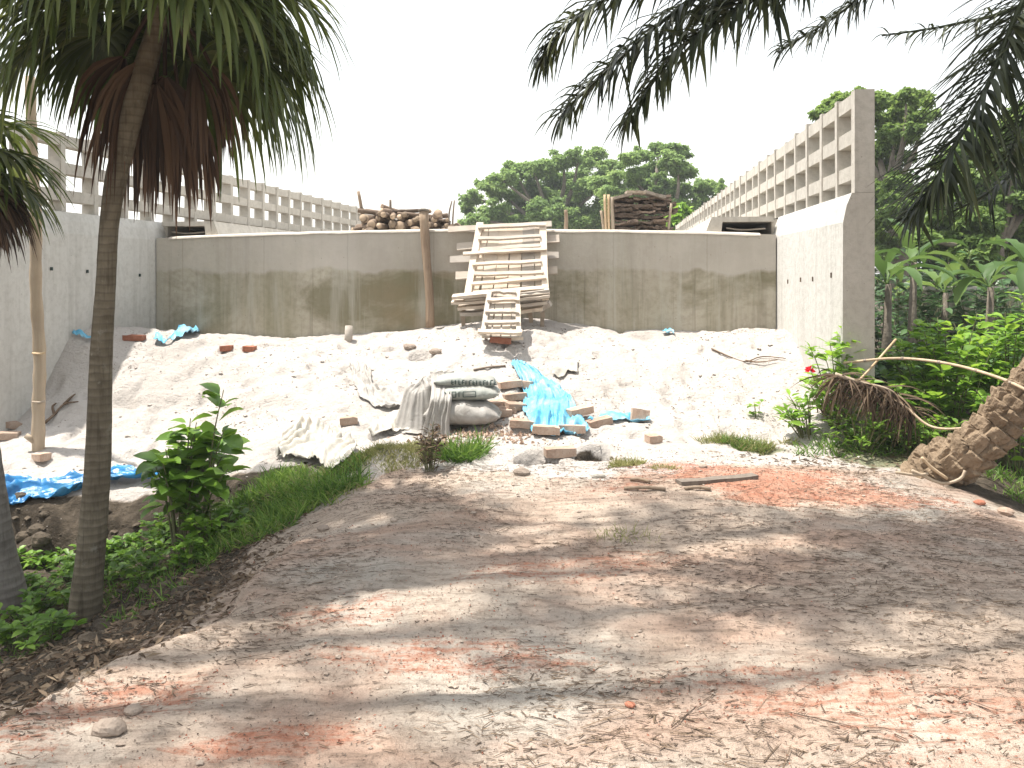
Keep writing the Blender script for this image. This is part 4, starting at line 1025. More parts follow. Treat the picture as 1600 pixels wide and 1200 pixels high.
tp = bez([bd+[-.10, 0, -.18], bd+[.02, 0, .02], P(1510, 708, 6.2), P(1565, 655, 6.1), P(1620, 592, 6.0), [4.35, 5.9, 1.3], [4.75, 5.7, 2.2], [4.7, 5.4, 3.2], [4.2, 5.15, 4.0], CD], 420)
kk = 72; n = len(tp); T = nrm(np.gradient(tp, axis=0)); A = nrm(np.cross(T, [0, 1., 0])); B = np.cross(T, A)
sl = np.r_[0, np.cumsum(np.linalg.norm(np.diff(tp, axis=0), axis=1))]
an = np.arange(kk)*2*PI/kk
aa, ss = np.meshgrid(an, sl); 
wj = 1.0*(fbm(aa/PI*1.5, ss*2.5, 14)-.5)
rowf = ss*10.5+wj; ri = np.floor(rowf); fs = rowf-ri
colf = aa/(2*PI)*6+.5*(ri % 2)+.18*vn(ri*1.7, np.floor(aa/(2*PI)*6)*2.3, 15); ci = np.floor(colf); fa = np.abs(colf-ci-.5)*2
p1, p2 = ri, ci % 6
scale_h = (sst(1.0, .78, fa+.55*np.maximum(0, fs-.55))*(.35+.75*fs)*sst(1.0, .93, fs))
rad = np.interp(ss, [0, .25, .5, 1.0, 2.5, 6], [.26, .19, .145, .132, .125, .11])+.045*scale_h*(.6+.8*vn(np.floor(p1)*3.1, np.floor(p2)*2.7, 9))+.05*(fbm(aa*3, ss*9, 4)-.5)
V = tp[:, None]+rad[..., None]*(np.cos(aa)[..., None]*A[:, None]+np.sin(aa)[..., None]*B[:, None])
i, j = np.meshgrid(np.arange(n-1), np.arange(kk), indexing='ij'); j2 = (j+1) % kk
mb = MB(); mb.add(V.reshape(-1, 3), np.stack([i*kk+j, (i+1)*kk+j, (i+1)*kk+j2, i*kk+j2], -1).reshape(-1, 4)); wpart('trunk', mb, M['datebark'], root, False)
for k, pl in enumerate(([(1425, 735), (1470, 755), (1500, 748), (1508, 735)], [(1440, 715), (1455, 730), (1480, 748)], [(1400, 738), (1430, 742), (1450, 740)])):
    mb = MB(); mb.tube(bez([P(*q, 6.05) for q in pl], 10), .012, 5); wpart('root', mb, M['pole'], root)
FR = [([(1400, -170, 4.7), (1200, -60, 4.6), (1080, 0, 4.5), (965, 95, 4.4), (872, 185, 4.35)], 90, .46, .026, 1.5, 1),
      ([(1420, -150, 4.5), (1270, -60, 4.4), (1170, 0, 4.3), (1060, 80, 4.2), (975, 195, 4.15)], 90, .46, .03, 1.5, 1),
      ([(1450, -200, 4.4), (1200, -110, 4.2), (1020, -40, 4.1), (900, 30, 4.0), (846, 90, 4.0)], 80, .40, .024, 1.5, 1),
      ([(1500, -160, 5.2), (1400, -60, 5.2), (1320, 15, 5.2), (1215, 82, 5.2)], 70, .36, .022, 1.2, .9),
      ([(1480, -180, 4.8), (1320, -90, 4.8), (1200, -30, 4.8), (1080, 20, 4.8)], 80, .44, .03, 1.8, 1),
      ([(1690, -90, 5.5), (1600, 5, 5.4), (1490, 38, 5.4), (1378, 56, 5.4)], 46, .28, .016, 1.7, .55),
      ([(1680, -120, 4.7), (1600, 0, 4.5), (1545, 130, 4.4), (1480, 250, 4.3), (1422, 345, 4.3)], 110, .52, .024, .9, 1),
      ([(1700, -90, 4.5), (1650, 60, 4.3), (1605, 170, 4.25), (1572, 260, 4.2)], 60, .36, .02, 1.2, .8),
      ([(1720, 60, 4.8), (1640, 200, 4.7), (1560, 290, 4.6), (1480, 335, 4.6)], 50, .34, .02, 1.0, .5),
      ([(1700, -150, 4.9), (1660, -40, 4.8), (1600, 30, 4.75), (1545, 95, 4.7)], 70, .34, .022, 1.2, 1)]
for pts, nl, L, W, dr, sp in FR: date_frond(root, [CD]+[P(*q) for q in pts], nl, L, W, dr, sparse=sp)
for k in range(22):
    az = 2*PI*k*.381966; el = rng.uniform(.25, 1.2); Lf = rng.uniform(2.3, 3.2)
    D = np.array([math.sin(az)*math.cos(el), math.cos(az)*math.cos(el), math.sin(el)]); pts = [CD]; dd = D
    for q in range(5): pts.append(pts[-1]+dd*Lf/5); dd = nrm(dd+[0, 0, -.22])
    pts = np.array(pts)
    if pts[-1][1] > 5.2 and pts[-1][0] < 5: continue       # keeps fronds that the photograph does not show out of its sky
    date_frond(root, pts, 60, .42, .026, 1.2)

# ------------------------------------------------------------------ broadleaf trees
def clump_leaves(mb, cs, n, L, W, flat=.6, shell=.55, up=.6):
    cs = np.asarray(cs, float)                     # x,y,z,r,rz
    sub = []
    for c in cs:
        for q in range(15):
            dv = rdir(1)[0]; rr = rng.random()**.5*1.0; f_ = rng.uniform(.28, .55)
            sub.append([*(c[:3]+dv*rr*np.array([c[3], c[3], c[4]])), c[3]*f_, c[4]*f_*.8])
    cs = np.array(sub)
    wgt = cs[:, 3]**2; k = rng.choice(len(cs), n, p=wgt/wgt.sum())
    dv = rdir(n); rr = (shell+(1-shell)*rng.random(n))**1.0*rng.random(n)**.25
    nz = 1+.45*(vn(dv[:, 0]*2.2+k*3.3, dv[:, 1]*2.2+dv[:, 2]*1.7, 6)-.5)*2
    p = cs[k, :3]+dv*(rr*nz)[:, None]*np.stack([cs[k, 3], cs[k, 3], cs[k, 4]], -1)
    N = nrm(dv*(1-up)+np.array([0, 0, up])+rng.normal(0, .45, (n, 3))); D = nrm(np.cross(N, rng.normal(0, 1, (n, 3))))
    # leaves grow in local tufts of tone
    r = np.clip(.5+.35*(vn(p[:, 0]/cs[k, 3]*2, p[:, 2]/cs[k, 3]*2+p[:, 1], 8)-.5)*2+rng.normal(0, .18, n), 0, 1)
    s = rng.uniform(.6, 1.3, n); cards(mb, p, D, N, L*s, W*s, .35, r)
def tree(name, label, base, fork, cs, n, L, W, mat, trunk_r, group=None, parts=True, flat=.6, limbs=7, up=.6, barkm='treebark'):
    root = wthing(name, label, 'tree', base, group); base = np.asarray(base, float); fork = np.asarray(fork, float)
    mb = MB(); mb.tube(bez([base-[0, 0, .3], base*.5+fork*.5+rng.normal(0, trunk_r*.6, 3), fork], 12), np.linspace(trunk_r*1.25, trunk_r*.7, 12), 10); wpart('trunk', mb, M[barkm], root)
    cs = np.asarray(cs, float); order = rng.permutation(len(cs))[:limbs*2]
    for q in order:
        c = cs[q, :3]; m = fork*.45+c*.55+np.array([0, 0, -.25*cs[q, 4]])+rng.normal(0, .1*np.linalg.norm(c-fork), 3)*[1, 1, .4]
        mb = MB(); mb.tube(bez([fork-[0, 0, trunk_r], m, c], 9), np.linspace(trunk_r*.45, trunk_r*.08, 9), 6); wpart('limb', mb, M[barkm], root)
    mb = MB(); clump_leaves(mb, cs, n, L, W, flat, .45, up); wpart('crown', mb, mat, root)
    return root
def CL(lst, d, dj=1.5, kz=.6):
    out = []
    for px, py, r in lst:
        dd = d+rng.uniform(-dj, dj); p = P(px, py, dd); rm = r/F*dd; out.append([*p, rm, rm*kz])
    return out
d = 44.
A1 = [(728, 325, 15), (742, 308, 20), (760, 292, 20), (783, 280, 24), (805, 270, 24), (832, 262, 26), (858, 258, 24), (880, 248, 22), (905, 244, 22), (930, 246, 22), (790, 305, 30), (830, 295, 34), (870, 285, 34), (910, 275, 34),
      (770, 330, 26), (810, 330, 32), (850, 325, 34), (890, 315, 36), (930, 300, 36), (745, 343, 20), (790, 350, 26), (840, 352, 30), (890, 350, 30), (930, 340, 34), (960, 330, 36), (726, 350, 14), (960, 355, 30), (760, 348, 24), (815, 345, 34), (865, 340, 36), (915, 350, 34), (840, 310, 36), (880, 300, 36)]
tree('rain_tree', 'wide hazy green tree behind the deck, left of the wood stack', P(850, 470, d), P(860, 350, d), CL(A1, d, 2.5, .62), 105000, .19, .12, M['rain'], .45)
A2 = [(955, 258, 20), (980, 248, 20), (1005, 240, 20), (1030, 233, 18), (1055, 231, 16), (1070, 240, 12), (1050, 250, 22), (1020, 262, 26), (985, 275, 28), (950, 285, 28), (1060, 262, 20), (1075, 272, 14), (1040, 285, 28), (1000, 300, 30),
      (1070, 300, 24), (1095, 290, 20), (1115, 288, 16), (1130, 297, 12), (1105, 308, 22), (1060, 325, 28), (1010, 330, 30), (1090, 335, 26), (1120, 325, 22), (1035, 350, 28), (1080, 352, 26), (985, 350, 28), (1010, 345, 34), (1060, 345, 32), (1100, 345, 28), (970, 310, 32), (1030, 305, 32)]
d = 40.
tree('rain_tree', 'wide hazy green tree behind the deck, right of the wood stack', P(1030, 470, d), P(1030, 350, d), CL(A2, d, 2.5, .6), 95000, .18, .11, M['rain'], .42)
d = 30.
tree('small_tree', 'bright yellow green sapling just right of the wood stack', P(1062, 460, d), P(1062, 370, d), CL([(1055, 335, 14), (1068, 328, 13), (1060, 348, 16), (1075, 345, 12), (1050, 352, 12)], d, .6, .9), 2600, .22, .14, M['shrub2'], .08, limbs=3)
# filler trunks of the far wood behind the lattice
d = 21.
A3 = [(1285, 178, 16), (1300, 168, 18), (1322, 160, 20), (1345, 155, 20), (1370, 158, 22), (1392, 152, 18), (1415, 152, 16), (1438, 150, 14), (1452, 160, 12), (1460, 178, 10), (1440, 185, 16), (1420, 180, 20), (1385, 185, 26), (1400, 212, 24), (1425, 205, 14),
      (1380, 235, 28), (1405, 250, 20), (1378, 270, 28), (1400, 285, 24), (1378, 305, 26), (1402, 320, 22), (1385, 345, 26), (1410, 350, 20), (1420, 300, 12), (1380, 380, 24), (1408, 385, 22), (1395, 405, 24)]
tree('tall_tree', 'tall tree with drooping leafy boughs just behind the right lattice end', P(1400, 520, d), P(1390, 300, d), CL(A3, d, 1.2, .8), 48000, .13, .08, M['tree'], .22)
d = 15.
A4 = [(1462, 300, 26), (1490, 262, 30), (1520, 240, 32), (1550, 212, 34), (1585, 195, 36), (1610, 235, 40), (1575, 260, 36), (1535, 290, 36), (1500, 315, 36), (1470, 345, 34), (1560, 320, 40), (1600, 300, 44), (1630, 180, 44), (1520, 350, 38), (1570, 370, 40), (1610, 360, 40), (1480, 380, 34), (1440, 375, 24), (1530, 395, 36)]
tree('broadleaf_tree', 'dense mid green tree filling the right edge behind the hanging fronds', P(1560, 560, d), P(1555, 380, d), CL(A4, d, 1.2, .7), 52000, .12, .075, M['tree'], .2)
d = 24.
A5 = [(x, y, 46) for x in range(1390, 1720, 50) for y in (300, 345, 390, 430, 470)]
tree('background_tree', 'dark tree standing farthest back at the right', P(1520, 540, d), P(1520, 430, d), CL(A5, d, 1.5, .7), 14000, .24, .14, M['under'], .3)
# tree above the path whose shade dapples the ground (its boughs are out of the picture)
cs = []
for k in range(64):
    a_ = rng.uniform(0, 2*PI); r_ = math.sqrt(rng.random()); c = np.array([-1.75+3.6*r_*math.cos(a_), 4.15+1.75*r_*math.sin(a_), 5.4+.7*rng.random()])
    cs.append([*c, rng.uniform(.28, .52), .26])
for k in range(34): cs.append([rng.uniform(-.2, 2.6), rng.uniform(4.2, 5.5), rng.uniform(5.0, 6.0), rng.uniform(.3, .5), .26])
for k in range(30): cs.append([rng.uniform(-5.6, -2.6), rng.uniform(5.0, 7.2), rng.uniform(5.2, 6.0), rng.uniform(.3, .55), .26])
tree('shade_tree', 'spreading tree over the path, out of the picture, casting the dappled shade', [-6.4, 2.6, hz(-6.4, 2.6)], [-5.0, 3.2, 4.4], cs, 12500, .10, .06, M['tree'], .2, limbs=12)

# ------------------------------------------------------------------ banana plants, understory and shrubs
def banana(base, h, nl, label, L=.95, W=.2, group='banana plants right of the bridge'):
    root = wthing('banana_plant', label, 'banana plant', base, group)
    mb = MB(); mb.tube([base-[0, 0, .1], base+[0, 0, h*.5], base+[.03, 0, h]], [.075, .06, .04], 10); wpart('stem', mb, M['treebark'], root)
    for k in range(nl):
        az = 2*PI*k*.381966+rng.normal(0, .3); el = rng.uniform(.5, 1.25); D = np.array([[math.sin(az)*math.cos(el), math.cos(az)*math.cos(el), math.sin(el)]])
        mb = MB(); t = np.linspace(0, 1, 13)
        ribbons(mb, (base+[0, 0, h])[None], D, np.array([[-D[0, 0]*.6, -D[0, 1]*.6, .8]]), L*rng.uniform(.75, 1.15), W*rng.uniform(.8, 1.1), 12, rng.uniform(1.2, 2.6), .45, np.interp(t, [0, .15, .22, .5, .85, 1], [.06, .06, .7, 1, .7, .05])*(1+.16*np.sin(t*40+k)+rng.normal(0, .12, 13)), rng.random())
        wpart('leaf', mb, M['banana'], root)
    return root
gr = lambda px, d: np.array([(px-800)/F*d, d, hz((px-800)/F*d, d)])
for px, d, h, nl, lab in ((1385, 10.5, 1.6, 8, 'banana plant nearest the bridge pier'), (1425, 11.5, 1.9, 8, 'banana plant second from the bridge pier'), (1475, 12.5, 1.4, 7, 'banana plant third from the bridge pier, in front of the low wall'), (1545, 11.0, 1.5, 8, 'banana plant behind the bright bush near the right edge'), (1610, 10.0, 1.7, 8, 'banana plant at the right picture edge')):
    banana(gr(px, d), h, nl, lab)
mb = MB(); p0 = gr(1440, 14.2); p1 = gr(1660, 14.0)
lw = wthing('low_wall', 'dark grey low wall seen between the banana leaves', 'wall', (p0+p1)/2)
mb.box((p0+p1)/2+[0, 0, .65], (abs(p1[0]-p0[0]), .15, 1.5)); wpart('wall_body', mb, M['wall'], lw, False)
mb = MB(); mb.box((p0+p1)/2+[0, 0, 1.43], (abs(p1[0]-p0[0])+.06, .24, .06)); wpart('coping', mb, M['lattice'], lw, False)
def bush(name, label, base, nst, h, spread, nl, L, W, mat, cat='shrub', group=None, stemr=.008, droop=.7, lean=(0, 0), up=.35, seg=3, zmin=.15, curve=.25, leaves_up=True, prof=None):
    """stems from one root; leaves along them"""
    base = np.asarray(base, float); root = wthing(name, label, cat, base, group)
    st = MB(); lf = MB(); PB = []; DB = []; NB = []; LB = []
    for k in range(nst):
        az = rng.uniform(0, 2*PI); r_ = spread*math.sqrt(rng.random()); hh = h*rng.uniform(.55, 1.05)*(1-.35*(r_/max(spread, .01))**2)
        tip = base+np.array([math.cos(az)*r_+lean[0], math.sin(az)*r_+lean[1], hh]); st0 = base+np.array([math.cos(az), math.sin(az), 0])*r_*.25
        p = bez([st0-[0, 0, .05], st0*.45+tip*.55+np.array([0, 0, hh*curve*.5]), tip], 14); st.tube(p, np.linspace(stemr, stemr*.35, 14), 5)
        m_ = max(2, nl//nst); tt = rng.uniform(zmin, 1, m_)**.8; i_ = (tt*13).astype(int)
        a2 = rng.uniform(0, 2*PI, m_); D = np.stack([np.cos(a2), np.sin(a2), rng.uniform(-.1, .7, m_)], -1)
        PB.append(p[i_]); DB.append(D); NB.append(np.stack([-D[:, 0]*.3, -D[:, 1]*.3, np.ones(m_)], -1)+rng.normal(0, .3, (m_, 3))); LB.append(rng.uniform(.6, 1.2, m_))
    PB, DB, NB, LB = map(np.concatenate, (PB, DB, NB, LB))
    PB = PB+nrm(DB)*L*.18
    ribbons(lf, PB, DB, NB, L*LB, W*LB, seg, droop*rng.uniform(.4, 1.4, len(PB)), .28, prof if prof is not None else np.interp(np.linspace(0, 1, seg+1), [0, .35, .7, 1], [.12, 1, .75, .04]))
    wpart('stems', st, M['stem'], root); wpart('foliage', lf, mat, root)
    return root
# dark undergrowth behind
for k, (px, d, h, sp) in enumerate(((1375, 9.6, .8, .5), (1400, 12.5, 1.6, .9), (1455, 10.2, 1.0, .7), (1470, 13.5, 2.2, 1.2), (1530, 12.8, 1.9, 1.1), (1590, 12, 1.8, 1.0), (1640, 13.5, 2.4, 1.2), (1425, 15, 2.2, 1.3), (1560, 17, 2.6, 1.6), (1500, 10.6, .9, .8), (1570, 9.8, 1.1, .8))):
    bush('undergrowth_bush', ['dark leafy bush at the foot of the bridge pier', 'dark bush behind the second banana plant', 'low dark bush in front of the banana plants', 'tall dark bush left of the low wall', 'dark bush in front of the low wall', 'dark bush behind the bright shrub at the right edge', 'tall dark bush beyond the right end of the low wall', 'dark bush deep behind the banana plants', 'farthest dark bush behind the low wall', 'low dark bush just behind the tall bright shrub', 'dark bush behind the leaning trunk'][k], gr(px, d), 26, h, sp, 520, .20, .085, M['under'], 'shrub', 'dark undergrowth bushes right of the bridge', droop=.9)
# shrubs at the right foreground
bush('leafy_shrub', 'light green lance leaved shrub in front of the bridge pier', gr(1312, 7.45), 24, .98, .30, 560, .15, .052, M['shrub2'], droop=.8, lean=(-.05, 0))
bush('leafy_shrub', 'bright green bushy shrub left of the leaning trunk', gr(1478, 7.6), 44, 1.45, .58, 1500, .11, .08, M['shrub2'], droop=.6)
bush('leafy_shrub', 'low rounded bright green shrub between the pier and the leaning trunk', gr(1415, 7.4), 30, .85, .36, 800, .10, .075, M['shrub2'], droop=.6)
bush('leafy_shrub', 'tall light green shrub at the right edge above the leaning trunk', gr(1572, 7.9), 30, 1.7, .5, 900, .15, .065, M['shrub2'], droop=.8)
bush('leafy_shrub', 'shrub below the leaning trunk at the right picture edge', gr(1590, 6.9), 26, .8, .42, 520, .10, .065, M['shrub2'])
bush('leafy_shrub', 'dark green low shrub at the foot of the leaning trunk', gr(1440, 6.95), 22, .38, .38, 420, .075, .04, M['shrub'])
bush('leafy_shrub', 'small leaved mid green shrub under the dead frond', gr(1345, 7.0), 22, .34, .36, 420, .07, .035, M['shrub'])
bush('leafy_shrub', 'sprawling light green shrub at the edge of the sand', gr(1262, 7.35), 14, .36, .26, 150, .12, .04, M['shrub2'], droop=.5, lean=(-.08, 0))
bush('seedling', 'tiny bright green seedling alone on the sand', G(1182, 652), 4, .20, .07, 16, .085, .05, M['shrub2'], 'plant', stemr=.004)
# dead frond, bamboo poles
root = wthing('dead_palm_frond', 'brown dead palm frond hanging in front of the shrubs', 'palm frond', gr(1360, 6.9))
rp = bez([P(1305, 585, 7.0), P(1345, 598, 6.95), P(1390, 610, 6.9), P(1430, 640, 6.85)], 40)
mb = MB(); mb.tube(rp, np.linspace(.022, .01, 40), 6); wpart('rachis', mb, M['pole'], root)
i_ = rng.integers(0, 40, 300); mb = MB(); D = np.stack([rng.normal(-.3, .45, 300), rng.normal(-.15, .4, 300), rng.uniform(-1, .1, 300)], -1)
ribbons(mb, rp[i_], D, rng.normal(0, 1, (300, 3))+[0, -1, .3], rng.uniform(.22, .46, 300), .016, 5, 1.0, .3, np.interp(np.linspace(0, 1, 6), [0, .2, .6, 1], [.5, 1, .8, .1])); wpart('leaflets', mb, M['weed'], root)
for k, (pl, r_, lab) in enumerate((([(1318, 567, 7.25), (1400, 560, 7.0), (1480, 568, 6.6), (1560, 590, 6.1), (1625, 620, 5.7)], .012, 'long pale bamboo rod bent across the shrubs at the right'),
                                   ([(1360, 604, 7.0), (1410, 632, 6.8), (1460, 668, 6.6), (1545, 666, 6.3)], .010, 'thin grey stick lying below the bamboo rod'),
                                   ([(1340, 597, 7.1), (1365, 570, 7.15), (1400, 530, 7.2)], .010, 'thin twig slanting up from the dead frond'))):
    root = wthing('bamboo_rod', lab, 'rod', P(*pl[0])); p = bez([P(*q) for q in pl], 40); mb = MB(); mb.tube(p, r_, 7); wpart('shaft', mb, M['pole'], root)
    if k == 0:
        for q in range(4, 39, 7): mb = MB(); mb.tube([p[q]-nrm(p[q+1]-p[q])*.012, p[q]+nrm(p[q+1]-p[q])*.012], r_*1.3, 7); wpart('node_ring', mb, M['oldplank'], root)
# red flowers
root = wthing('red_flower', 'small red flower at the left edge of the pier shrub', 'flower', P(1266, 578, 7.35)); mb = MB()
cards(mb, np.repeat(P(1266, 578, 7.3)[None], 14, 0), rdir(14, -.2, 1), rdir(14), .055, .045, .3); wpart('petals', mb, M['flower'], root)
mb = MB(); mb.tube(bez([G(1285, 625), P(1275, 600, 7.33), P(1266, 578, 7.3)], 8), .004, 4); wpart('stalk', mb, M['stem'], root)
# bare dry shrub twigs by the sand edge
root = wthing('dry_bush', 'bare brown twiggy bush at the sand edge left of the dead frond', 'shrub', G(1290, 640))
for k in range(12):
    mb = MB(); b_ = G(1290, 645)+[rng.normal(0, .05), 0, 0]; t_ = b_+[rng.normal(-.05, .16), rng.normal(0, .08), rng.uniform(.18, .42)]
    mb.tube(bez([b_, (b_+t_)/2+rng.normal(0, .03, 3), t_], 7), np.linspace(.007, .003, 7), 4); wpart('twig', mb, M['twig'], root)

# left: big leaved shrub
sb = gr(285, 6.05)
broad = np.interp(np.linspace(0, 1, 6), [0, .1, .4, .75, 1], [.1, .55, 1, .7, .05])
bush('broad_leaved_shrub', 'young shrub with large glossy green leaves beside the foreground palm', sb, 16, .95, .40, 230, .19, .125, M['shrub'], droop=.9, seg=5, prof=broad, lean=(.04, 0), zmin=.3, stemr=.010)
bush('broad_leaved_shrub', 'tall leafy shoot leaning right from the large leaved shrub', gr(312, 6.0), 3, 1.25, .07, 40, .19, .125, M['shrub'], droop=.9, seg=5, prof=broad, lean=(.16, 0), zmin=.4, stemr=.009)
bush('weed_plant', 'low dark leafy weeds at the foot of the large leaved shrub', gr(330, 5.9), 16, .30, .32, 260, .10, .05, M['shrub'], 'plant')
for k, (px, d, h) in enumerate(((100, 6.3, .22), (175, 6.1, .22), (60, 5.9, .2), (225, 5.6, .24), (290, 5.5, .2), (30, 4.9, .22), (75, 4.8, .2), (120, 5.6, .2), (240, 6.2, .25), (35, 6.55, .2), (85, 6.7, .16), (150, 6.6, .2), (205, 6.6, .22), (255, 6.7, .2), (45, 5.4, .2))):
    bush('weed_plant', ['weed left of the palm trunk below the tarpaulin', 'weed just right of the palm trunk', 'weed between the two palm trunks', 'weed on the slope right of the palm foot', 'weed on the slope below the large leaved shrub', 'nearest weed at the left picture edge', 'second weed at the left picture edge', 'weed directly behind the palm trunk', 'weed below the dark bank by the large leaved shrub', 'weed on the dark bank at the left picture edge', 'little weed high on the dark bank under the tarpaulin', 'weed on the dark bank behind the palm trunk', 'weed on the dark bank right of the palm trunk', 'weed on the dark bank nearest the large leaved shrub', 'weed in the hollow beside the grey trunk'][k], gr(px, d), 10, h, .20, 170, .065, .042, M['shrub'], 'plant', ['weeds in the gully behind the palm', 'weeds at the left edge'][k in (5, 6)], stemr=.004)
bush('withered_plant', 'withered brown plant in front of the cement bags', G(672, 735), 22, .38, .16, 260, .07, .02, M['weed'], 'plant', stemr=.004)

# ------------------------------------------------------------------ grass
def grass(name, label, blobs, L, W, mat, n, droop=.9):
    mb = MB(); tot = sum(b_[2]*b_[3] for b_ in blobs)
    for cx, cy, rx, ry, a_ in blobs:
        m_ = int(n*rx*ry/tot); r_ = np.sqrt(rng.random(m_)); t_ = rng.uniform(0, 2*PI, m_); dx = r_*np.cos(t_)*rx; dy = r_*np.sin(t_)*ry
        x = cx+dx*math.cos(a_)-dy*math.sin(a_); y = cy+dx*math.sin(a_)+dy*math.cos(a_)
        keep = fbm(x*4, y*4, 21)+.25*(1-r_) > .42; x, y, r_ = x[keep], y[keep], r_[keep]; m_ = len(x)
        base = np.stack([x, y, height(x, y)-.005], -1); D = rdir(m_, .5, 1.)
        ribbons(mb, base, D, rng.normal(0, 1, (m_, 3)), L*rng.uniform(.5, 1.2, m_)*(1.1-.4*r_), W, 3, droop*rng.uniform(.3, 1.6, m_), .3, [.8, 1, .7, .05])
    return put(name, mb, mat, None, True, label, 'grass', None, 'stuff')
grass('lush_grass', 'lush green grass on the bank left of the path', [(-1.75, 5.75, .5, .32, .5), (-1.5, 6.15, .5, .28, .6), (-2.05, 6.45, .5, .3, .3), (-1.3, 6.15, .3, .2, .5)], .18, .009, M['grass'], 4600)
grass('dry_grass', 'dry straw coloured blades mixed into the lush grass', [(-1.7, 5.8, .7, .35, .5), (-1.6, 6.3, .7, .3, .4)], .15, .006, M['drygrass'], 900)
grass('mossy_grass', 'short mossy yellow green turf on the mound below the sack', [(-1.02, 6.5, .42, .28, .2), (-.72, 6.75, .25, .2, 0), (-1.3, 6.5, .3, .15, .4), (-.75, 7.15, .25, .1, 0)], .075, .006, M['drygrass'], 5200, .8)
grass('grass_tuft', 'bright green grass tuft in front of the cement bags', [(-.44, 6.55, .17, .12, 0), (-.3, 6.75, .1, .08, 0)], .26, .009, M['grass'], 480, 1.1)
g_ = G(1168, 700); grass('grass_tuft', 'green grass tuft on the sand behind the old plank', [(g_[0]-.1, g_[1]+.05, .34, .15, -.3), (g_[0]+.12, g_[1]-.08, .14, .08, 0)], .14, .006, M['drygrass'], 700, 1.)
grass('grass_tuft', 'greener blades in the middle of the tuft behind the old plank', [(g_[0]-.05, g_[1], .26, .10, -.3)], .13, .006, M['grass'], 500, 1.)
g_ = G(1240, 695); grass('grass_tuft', 'faded little grass tuft right of the green tuft', [(g_[0], g_[1], .12, .08, 0)], .08, .007, M['drygrass'], 200)
g_ = G(978, 728); grass('grass_tuft', 'pale dry grass tuft beside the burrow hole', [(g_[0], g_[1], .16, .08, 0)], .085, .007, M['drygrass'], 420)
g_ = G(1040, 732); grass('grass_tuft', 'sparse dry grass right of the burrow hole', [(g_[0], g_[1], .12, .05, 0)], .06, .006, M['drygrass'], 120)
g_ = G(985, 838); grass('grass_tuft', 'thin pale grass sprouting on the sunlit path', [(g_[0], g_[1], .25, .14, 0)], .09, .004, M['drygrass'], 90)
grass('gully_grass', 'sparse green weeds and grass on the shaded left bank', [(-2.9, 5.5, .7, .35, 0), (-3.2, 4.6, .45, .3, 0), (-2.2, 5.5, .4, .3, .5), (-2.3, 5.0, .3, .2, 0)], .10, .009, M['grass'], 1100)
grass('verge_grass', 'green grass under the shrubs at the right', [(2.95, 7.0, .5, .25, 0), (3.9, 7.6, .7, .5, 0), (4.3, 6.4, .5, .5, 0)], .15, .009, M['grass'], 2200)

# ------------------------------------------------------------------ loose litter
def lay(mb, x, y, L, W, fold=.2, tilt=.25, ax=None, spread=1., rnd=None, zo=.004):
    m_ = len(x); a_ = rng.uniform(0, 2*PI, m_) if ax is None else ax+rng.normal(0, spread, m_)
    D = np.stack([np.cos(a_), np.sin(a_), rng.normal(0, tilt*.4, m_)], -1); N = np.array([0, 0, 1.])+rng.normal(0, tilt, (m_, 3))
    cards(mb, np.stack([x, y, height(x, y)+zo], -1), D, N, L, W, fold, rnd, droop=0)
n = 9000; x = rng.uniform(-3.6, -1.25, n); y = rng.uniform(2.9, 6.2, n); k_ = x < -1.35-.25*rng.random(n)-.5*np.clip(3.6-y, 0, 1); x, y = x[k_], y[k_]
mb = MB(); lay(mb, x, y, rng.uniform(.02, .08, len(x)), rng.uniform(.008, .028, len(x)), .6, .7); put('leaf_litter', mb, M['litter'], None, True, 'dry brown leaf litter covering the shaded bank on the left', 'leaf litter', None, 'stuff')
n = 26000; x = rng.uniform(-2.6, 3.3, n); y = 2.2+rng.random(n)**1.2*4.2
k_ = (fbm(x*1.6, y*2.2, 25)+.10*sst(0, 2, x)+rng.normal(0, .08, n) > .52) & (x > -1.5-.6*(y < 3.2)); x, y = x[k_], y[k_]
mb = MB(); m_ = len(x); a_ = rng.normal(0, .5, m_); D = np.stack([np.cos(a_), np.sin(a_), rng.normal(0, .06, m_)], -1)
ribbons(mb, np.stack([x, y, height(x, y)+.004], -1), D, np.repeat([[0, 0, 1.]], m_, 0), rng.uniform(.008, .06, m_)+.16*(rng.random(m_) < .025), rng.uniform(.0018, .0055, m_), 2, 0, .8, [.9, 1, .4]); put('fallen_leaflets', mb, M['debris'], None, True, 'thin dry palm leaflets and twigs strewn over the path', 'leaf litter', None, 'stuff')
n = 14000; x = rng.uniform(-2.6, 3.2, n); y = 2.2+rng.random(n)*4.1; r_ = zones(x, y)[1]; k_ = rng.random(n) < (.06+r_*.9); x, y = x[k_], y[k_]
mb = MB(); lay(mb, x, y, rng.uniform(.004, .016, len(x))*(1+1.5*(rng.random(len(x)) < .05)), rng.uniform(.003, .010, len(x)), 1.2, .5); put('brick_chips', mb, M['chip'], None, False, 'crushed red brick chips scattered over the path', 'brick chips', None, 'stuff')
n = 15000; x = rng.uniform(-2.4, 3.4, n); y = 2.2+rng.random(n)*4.6
mb = MB(); lay(mb, x, y, rng.uniform(.003, .011, n)*(1+1.6*(rng.random(n) < .04)), rng.uniform(.003, .008, n), 1.3, .5); put('path_grit', mb, M['grit'], None, False, 'small dark grit and crumbs on the path', 'grit', None, 'stuff')
n = 6000; x = rng.uniform(-5, 3.4, n); y = rng.uniform(6.6, 10.3, n); k_ = fbm(x*1.1, y*1.5, 27)+.12*(x > 1.8)+.1*(np.hypot(x+.4, y-7.7) < 1.0)+rng.normal(0, .06, n) > .52; x, y = x[k_], y[k_]
